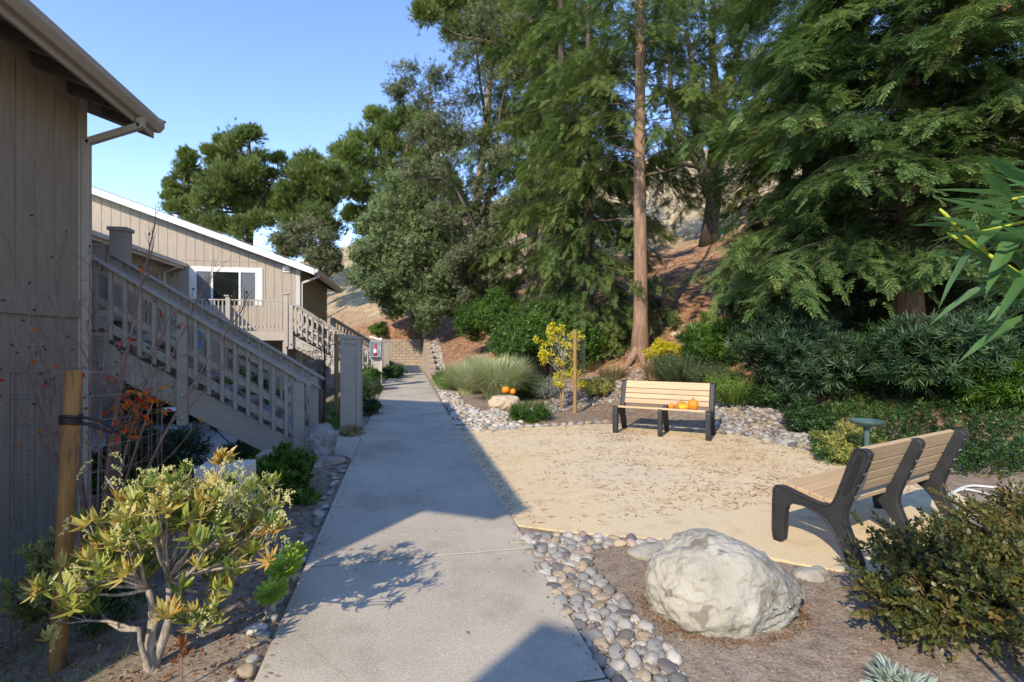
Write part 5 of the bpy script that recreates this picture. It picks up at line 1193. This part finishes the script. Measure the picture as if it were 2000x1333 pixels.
obj('stem', MB().tube([(0,0,0),(-.1,0,e.z*.5),(e.x*.6,0,e.z*.75),tuple(e)], [.014,.012,.01,.008], 6), 'bark_dark', t); L = Leafy(); L.add(whorlT(12,1.,.2,.2,1.6,5), [tuple(e)]*3, rng.normal(size=(3,3))*.3+np.array([-.2,0,1]), [.17,.15,.12]); L.build('leaves','lf_deep',t)
# ------------------------------------------------------------------ left foreground
q = on_ground(112, 2.62); p1 = C(140, 722, 2.62); hh = p1.z-q.z; rx_ = math.atan2(p1.x-q.x, hh)
stake('tall honey coloured round stake with a black strap, nearest at the left', q, hh, .037, 'stake_honey', (0, math.atan2((p1-q).x, hh)), strap=C(130,825,2.62).z-q.z)
q2 = on_ground(222, 3.9); stake('dark weathered stake right of the honey coloured one, inside the wire cage', q2, C(228,850,3.9).z-q2.z, .045, 'stake_old')
qc = on_ground(178, 3.25); cage('tall wire cage around the bare red leaved tree', qc, .37, C(178,720,3.25).z-qc.z, 26, 12, .0020)
# crape myrtle
t = thing('young_tree', 'bare branched young tree with seed heads and few red leaves, inside the near cage', 'tree', qc); mb = MB(); tips = []; 
def branch(p, d, l, r, depth):
    P = [p]; n = 5; dd = d.copy()
    for k in range(n):
        dd = (dd + Vector((random.gauss(0,.10), random.gauss(0,.10), random.gauss(.03,.06)))).normalized(); P.append(P[-1]+dd*l/n)
    mb.tube(P, [r*(1-.55*k/n) for k in range(n+1)], 5 if r > .004 else 3, False)
    if depth == 0: tips.append((P[-1], dd)); return
    for k in range(random.choice((2,3,3))):
        s = random.uniform(.35,1); q = lerp_path(P, s); ax = dd.orthogonal().normalized(); ax.rotate(Matrix.Rotation(random.uniform(0,2*PI),3,dd)); a = random.uniform(.3,.8)
        nd = (dd*math.cos(a)+ax*math.sin(a)).normalized(); branch(q, nd, l*random.uniform(.55,.85), r*.55, depth-1)
for (px,py,r) in ((40,560,.013),(95,470,.013),(175,520,.016),(300,450,.015),(470,610,.014),(20,640,.012),(330,620,.012),(240,700,.012),(120,640,.010),(210,600,.010),(60,700,.010),(400,560,.011)):
    e = Vector(C(px,py,3.25*random.uniform(.92,1.08)))-Vector(qc); s = Vector((random.uniform(-.03,.03),random.uniform(-.03,.03),.0)); m_ = Vector((e.x*.25,e.y*.25,e.z*.5)); P = [s.lerp(m_,f).lerp(m_.lerp(e,f),f) for f in np.linspace(0,1,8)]
    mb.tube(P, [r*(1-.72*k/7) for k in range(8)], 7, False)
    for f in (.45,.55,.62,.7,.78,.85,.92,1.):
        q = lerp_path(P,f); d0 = (e-m_).normalized(); ax = d0.orthogonal().normalized(); ax.rotate(Matrix.Rotation(random.uniform(0,2*PI),3,d0))
        branch(q, (d0+ax*random.uniform(.3,.9)).normalized(), random.uniform(.16,.36)*(1.1-f*.4), r*.30, 2 if f < 1 else 1)
obj('trunk', mb, 'twig_brown', t, smooth=True)
sd_me = None; ns_ = 0
for (p,d) in tips:
    if random.random() < .16 and ns_ < 95:
        for _ in range(random.choice((1,2))):
            q = p+Vector((random.gauss(0,.006),random.gauss(0,.006),random.gauss(0,.006))); ns_ += 1
            if sd_me is None: o_ = obj('seed_head', MB().lathe([(.001,-.007),(.007,-.003),(.0075,.002),(.002,.008)], 6), 'bark_dark', t); sd_me = o_.data
            else: o_ = bpy.data.objects.new('seed_head', sd_me); COL.objects.link(o_); o_.parent = t
            o_.location = q
L = Leafy(); LT = leafT(1.,.55,.06,.1); sel = [p for p,d in tips if random.random() < .05]
L.add(LT, np.array([tuple(p) for p in sel]), rng.normal(size=(len(sel),3))+np.array([0,0,-.7]), .05)
for (px,py,k,rr) in ((300,778,26,16),(252,790,16,14),(275,800,14,14),(240,832,18,16),(265,826,12,10),(170,560,0,0),(285,470+135,0,0),(222,835,8,8)):
    if k: L.add(LT, np.array(C(px,py,3.15))-np.array(qc)+rng.normal(size=(k,3))*rr*3.15/1000, rng.normal(size=(k,3))+np.array([.3,0,-.3]), .05*rng.uniform(.7,1.2,k))
L.build('leaves', 'lf_red', t)
# pieris
b = on_ground(296, 2.5); t = thing('flowering_shrub', 'open branched variegated shrub with drooping cream flower clusters, left foreground', 'shrub', b)
mb = MB(); WH = [whorlT(11,1.,.27,.45,1.75,s,-.18) for s in (21,22,23)]; L = Leafy(); FL = Leafy(); bead = diaT(1,.8,.2)
oct_ = merge([diaT(1,.7,.0), xf(diaT(1,.7,0), rotm('Z',PI/2))])
fork = [C(310,1180,2.52)-b, C(290,1150,2.5)-b, C(330,1130,2.55)-b, C(272,1230,2.45)-b]
for i,f in enumerate(fork): mb.tube(wig((0,0,-.06), f, 6, .05), [.030,.026,.022,.019,.016,.013] if i < 3 else [.02,.016,.014,.012,.01,.008], 8)
tg = [(150,1130),(120,1160),(165,1185),(110,1215),(215,1020),(195,1050),(240,1060),(190,1100),(140,1075),(205,930),(225,965),(270,950),(300,975),(330,950),(345,930),(375,915),(400,935),(430,950),(450,915),(440,890),(480,940),(515,950),(530,990),(500,985),(470,990),(420,1000),(270,1010),(390,1110),(440,1080),(480,1080),(515,1100),(540,1050),(460,1040),(430,1160),(400,1195),(410,1215),(255,1040),(275,1090),(500,1040),(550,1010),(250,1095),(385,960),(310,940),(360,1180),(170,1010),(455,965),(545,965),(100,1130)]
for i,(px,py) in enumerate(tg):
    e = C(px,py,2.5*random.uniform(.90,1.12))-b; f = min(fork, key=lambda q: (q-e).length+(.5 if q.z > e.z+.1 else 0)); P = wig(f, e, 6, .07, sag=.1); mb.tube(P, [.011,.009,.007,.006,.004,.003], 6)
    for k in range(random.choice((4,5,6))):
        q = lerp_path(P, random.uniform(.62,1)) + Vector((random.gauss(0,.045),random.gauss(0,.045),random.gauss(.01,.035))); 
        if k: mb.tube([lerp_path(P,.6), q], [.003,.002], 4)
        L.add(random.choice(WH), [tuple(q)], [(random.gauss(0,.35),random.gauss(0,.35),1)], random.uniform(.068,.100), [random.random()])
    if random.random() < (.9 if py < 1000 else .45):
        for k in range(random.choice((4,6,8))):
            s = np.array(e)+rng.normal(size=3)*.035+np.array([0,0,.02]); a = rng.uniform(0,2*PI); ln = random.uniform(.05,.09); n = 26; tt = np.linspace(0,1,n)
            pos = s+np.stack([np.cos(a)*ln*tt*.8, np.sin(a)*ln*tt*.8, .3*ln*tt-ln*tt*tt*1.1],1)+rng.normal(size=(n,3))*.004
            FL.add(oct_, pos, rng.normal(size=(n,3))+np.array([0,0,-1.5]), .0105*rng.uniform(.7,1.2,n))
obj('trunk', mb, 'bark_pieris', t, smooth=True); L.build('leaves', 'lf_pieris', t); FL.build('flowers', 'lf_flower', t)
e = C(355,1270,2.35); q = e.copy(); q.z = gzf(e.x,e.y); t = thing('succulent', 'small orange red rosette plant under the flowering shrub', 'plant', q); L = Leafy(); L.add(whorlT(13,1.,.25,.3,1.3,31), [(0,0,e.z-q.z+.02),(0.01,.0,e.z-q.z-.03),(-.03,.02,e.z-q.z-.07)], [(0,0,1)]*3, [.06,.05,.045]); L.build('leaves','lf_rust',t); obj('stem', MB().tube([(0,0,-.02),(0,0,e.z-q.z)], .005, 5), 'twig_brown', t)
sh('shrub', 'yellow green variegated shrub behind the honey coloured stake', 130, None, 3.55, .75, .62, whorlT(8,1.,.4,.4,1.5,41), 'lf_varieg', per=52, size=.075, n=8)
sh('shrub', 'small dark evergreen under the wire cage at the left', 205, None, 3.0, .34, .26, SMALLC, 'lf_deep', per=120, size=.04, n=5, stems=3)
# aeoniums
def aeonium(label, px, py, D, r):
    c = C(px,py,D); q = c.copy(); q.z = gzf(c.x,c.y); r *= 1.08; t = thing('succulent', label, 'plant', q, group=None); L = Leafy(); z0 = c.z-q.z
    for ring,(k,op,ln) in enumerate(((14,1.35,1.),(12,1.1,.88),(10,.8,.72),(8,.5,.5),(5,.25,.3))):
        for j in range(k):
            a = 2*PI*(j+.5*(ring%2))/k; d = (math.cos(a)*math.sin(op), math.sin(a)*math.sin(op), math.cos(op)); T = (np.array([(0,0,0),(.10,.04,.45),(0,-.02,.5),(-.10,.04,.45),(.19,.07,.8),(-.19,.07,.8),(0,.12,1.0),(0,.02,.8)],float), np.array([(0,1,2,3),(1,4,7,2),(2,7,5,3),(4,6,5,7)]))
            # orient with leaf top upwards
            dn = np.array(d); up = np.array([0,0,1.]); y = norm(up-dn*dn.dot(up)+1e-6); x = np.cross(y, dn); R = np.stack([x,y,dn]); V = np.array([0,-.03,z0])+r*ln*(T[0]@R); L.V.append(V); L.F.append(T[1]+L.n); L.n += 8; L.R.append(np.full(4,.1+.12*ring+random.uniform(0,.5)))
    Rt = Matrix.Rotation(.5, 3, Vector((CT,-ST,0))); PV = Vector((0,-.03,z0)); L.V = [np.array([tuple(Rt @ (Vector(v)-PV) + PV) for v in A]) for A in L.V]; o = L.build('leaves','lf_aeonium',t); s = o.modifiers.new('Subsurf','SUBSURF'); s.levels = s.render_levels = 1
    obj('stem', MB().tube([(0,0,-.03),(0,-.03,z0)], .014, 6), 'bark_pale', t); t_ = o; return t
aeonium('large lime green rosette succulent nearest the path edge', 560, 1105, 3.2, .125); aeonium('lime green rosette succulent lowest of the three beside the path', 535, 1155, 3.0, .105); aeonium('upper lime green rosette succulent, partly behind the largest one', 575, 1082, 3.4, .10)
# shading tree near the gap between the two buildings behind the camera is left out
# ------------------------------------------------------------------ litter
def litter(name, label, n, fn, m, T, s, zoff=.004, flat=.12, cat='leaf litter'):
    p = fn(n); L = Leafy(); k = len(p); a = rng.uniform(0,2*PI,k); d = np.stack([np.cos(a),np.sin(a),rng.normal(size=k)*flat],1)
    L.add(T, p+np.array([0,0,zoff]), d, s*rng.uniform(.5,1.4,k), up=(0,0,1)); o = L.build(name, m); return tag(o, label, cat, kind='stuff')
def region(x0,x1,y0,y1,z=None,ok=None):
    def f(n):
        x = rng.uniform(x0,x1,n); y = rng.uniform(y0,y1,n)
        if ok is not None: k = np.array([ok(a,b) for a,b in zip(x,y)]); x, y = x[k], y[k]
        return np.stack([x,y,gz(x,y) if z is None else np.full(len(x),z)],1)
    return f
CH = diaT(1,.22,.03); LEAFL = leafT(1,.5,.06,.08); NEED = diaT(1,.07,.01)
litter('leaf_litter','brown fallen leaves and bark chips on the soil left of the path',9000,region(-3.9,-.75,1.8,7.4),'litter',LEAFL,.035,flat=.3)
litter('leaf_litter','fine chips on the bed left of the path',14000,region(-3.9,-.72,1.8,7.4),'litter_pale',CH,.022,flat=.3)
incourt = lambda x,y: inpoly(x,y,cs)
notc = lambda x,y: not inpoly(x,y,cs)
litter('bark_mulch','pale chips and twigs on the soil around the big boulder',7000,region(.98,4.6,1.9,4.7,ok=notc),'litter_pale',CH,.022,flat=.3,cat='mulch')
litter('bark_mulch','dark chips on the soil around the big boulder',6000,region(.98,4.8,1.9,4.7,ok=notc),'litter',CH,.026,flat=.3,cat='mulch')
litter('needle_litter','rust coloured redwood needles near the hose and the right bench',5000,region(4.0,7.5,2.6,6.2,ok=notc),'needle_litter',NEED,.07,flat=.15)
def clus(n):
    out = []
    cx = [(random.uniform(1,7), random.uniform(4.3,9.5)) for _ in range(520)]
    for (a,b_) in cx:
        dens = sm((a-1.0)/3.0)*1.0+.12; k = int(random.randint(4,26)*dens)
        for _ in range(k):
            x, y = a+random.gauss(0,.11), b_+random.gauss(0,.09)
            if incourt(x,y): out.append((x,y,.016))
    return np.array(out)
litter('needle_litter','rusty redwood twigs strewn in patches over the tan court',0,clus,'needle_litter',diaT(1,.13,.02),.062,flat=.06)
litter('needle_litter','single dry needles scattered over the court',2200,region(.95,7.5,4.3,9.6,.016,incourt),'needle_litter',diaT(1,.12,.02),.045,flat=.05)
litter('leaf_litter','dry leaves and grit gathered along both edges of the path',900,lambda n: np.stack([np.where(rng.random(n)<.5,-.66+np.abs(rng.normal(size=n))*.05,.91-np.abs(rng.normal(size=n))*.05), rng.uniform(2.2,20,n), np.full(n,.033)],1),'litter',diaT(1,.4,.04),.022,flat=.05)
litter('needle_litter','few dry leaves on the concrete path',110,region(-.6,.9,2.6,14,.034),'needle_litter',diaT(1,.3,.04),.035,flat=.05)
litter('needle_litter','rusty needle drift along the path edge of the court',650,lambda n: np.stack([.94+np.abs(rng.normal(size=n))*.10, rng.uniform(4.4,9.2,n), np.full(n,.018)],1),'needle_litter',diaT(1,.13,.02),.05,flat=.05)
litter('needle_litter','red brown mulch between the far court edge and the planting',9000,region(.95,5.2,8.9,12.5,ok=lambda x,y: not incourt(x,y) and not inpoly(x,y,Z2)),'needle_litter',NEED,.09,flat=.2)
litter('needle_litter','red brown duff right of the sunlit bench',7000,region(4.0,8,7.5,12,ok=notc),'needle_litter',NEED,.09,flat=.2)
def bank(n):
    x = rng.uniform(-12,30,n); y = rng.uniform(14,60,n); z = gz(x,y); k = (z > .6) & (z < 9); return np.stack([x,y,z],1)[k]
litter('leaf_litter','brown duff and twigs over the bank under the trees',26000,bank,'needle_litter',LEAFL,.14,flat=.3)
def hill(n):
    n = n//2; x = rng.uniform(-40,60,n); y = rng.uniform(30,110,n); z = gz(x,y); k = (z > 6.5); return np.stack([x,y,z],1)[k]
L = Leafy(); p = hill(30000); L.add(merge([xf(bladeT(2,.03,.5),rotm('Z',a)@rotm('X',-.3)) for a in (0,1.2,2.5,3.9,5)]), p, rng.normal(size=(len(p),3))*.15+np.array([0,0,1]), .55*rng.uniform(.5,1.3,len(p))); tag(L.build('dry_grass','lf_dry'),'dry golden grass over the upper hillside','grass',kind='stuff')
# rocks scattered on bank
for k,(px,py,r_) in enumerate(((1385,640,.25),(1320,655,.16),(1440,660,.16),(735,645,.2),(770,620,.2))):
    q = hit(px,py); rock('stone', ['pale stone on the bank left of the oleanders','small stone on the bank right of the slim redwood','small stone higher on the bank near the oleanders','stone on the bank above the left of the block wall','stone on the bank above the middle of the block wall'][k], (q.x,q.y,q.z+r_*.2), (r_*2,r_*1.6,r_*1.2), 'rock_tan', 30+k, 3, .15, cat='stone')

def rim(n):
    a = rng.uniform(0,2*PI,n); q = 1+np.abs(rng.normal(size=n))*.09; x = pb.x+.07+np.cos(a)*.45*q; y = pb.y+.16+np.sin(a)*.36*q; return np.stack([x,y,gz(x,y)+rng.random(n)*.012],1)
litter('leaf_litter','chips and needles drifted against the foot of the big boulder',1500,rim,'litter',CH,.026,flat=.5)
def inpeb(n):
    x = rng.uniform(.95,1.9,n); y = rng.uniform(2.2,4.35,n); k = np.array([inpoly(a,b,Z1) for a,b in zip(x,y)]); x, y = x[k], y[k]; return np.stack([x,y,gz(x,y)+rng.uniform(.004,.035,len(x))],1)
litter('leaf_litter','dry leaf bits and needles caught among the pebbles of the near strip',1500,inpeb,'litter',CH,.028,flat=.4)
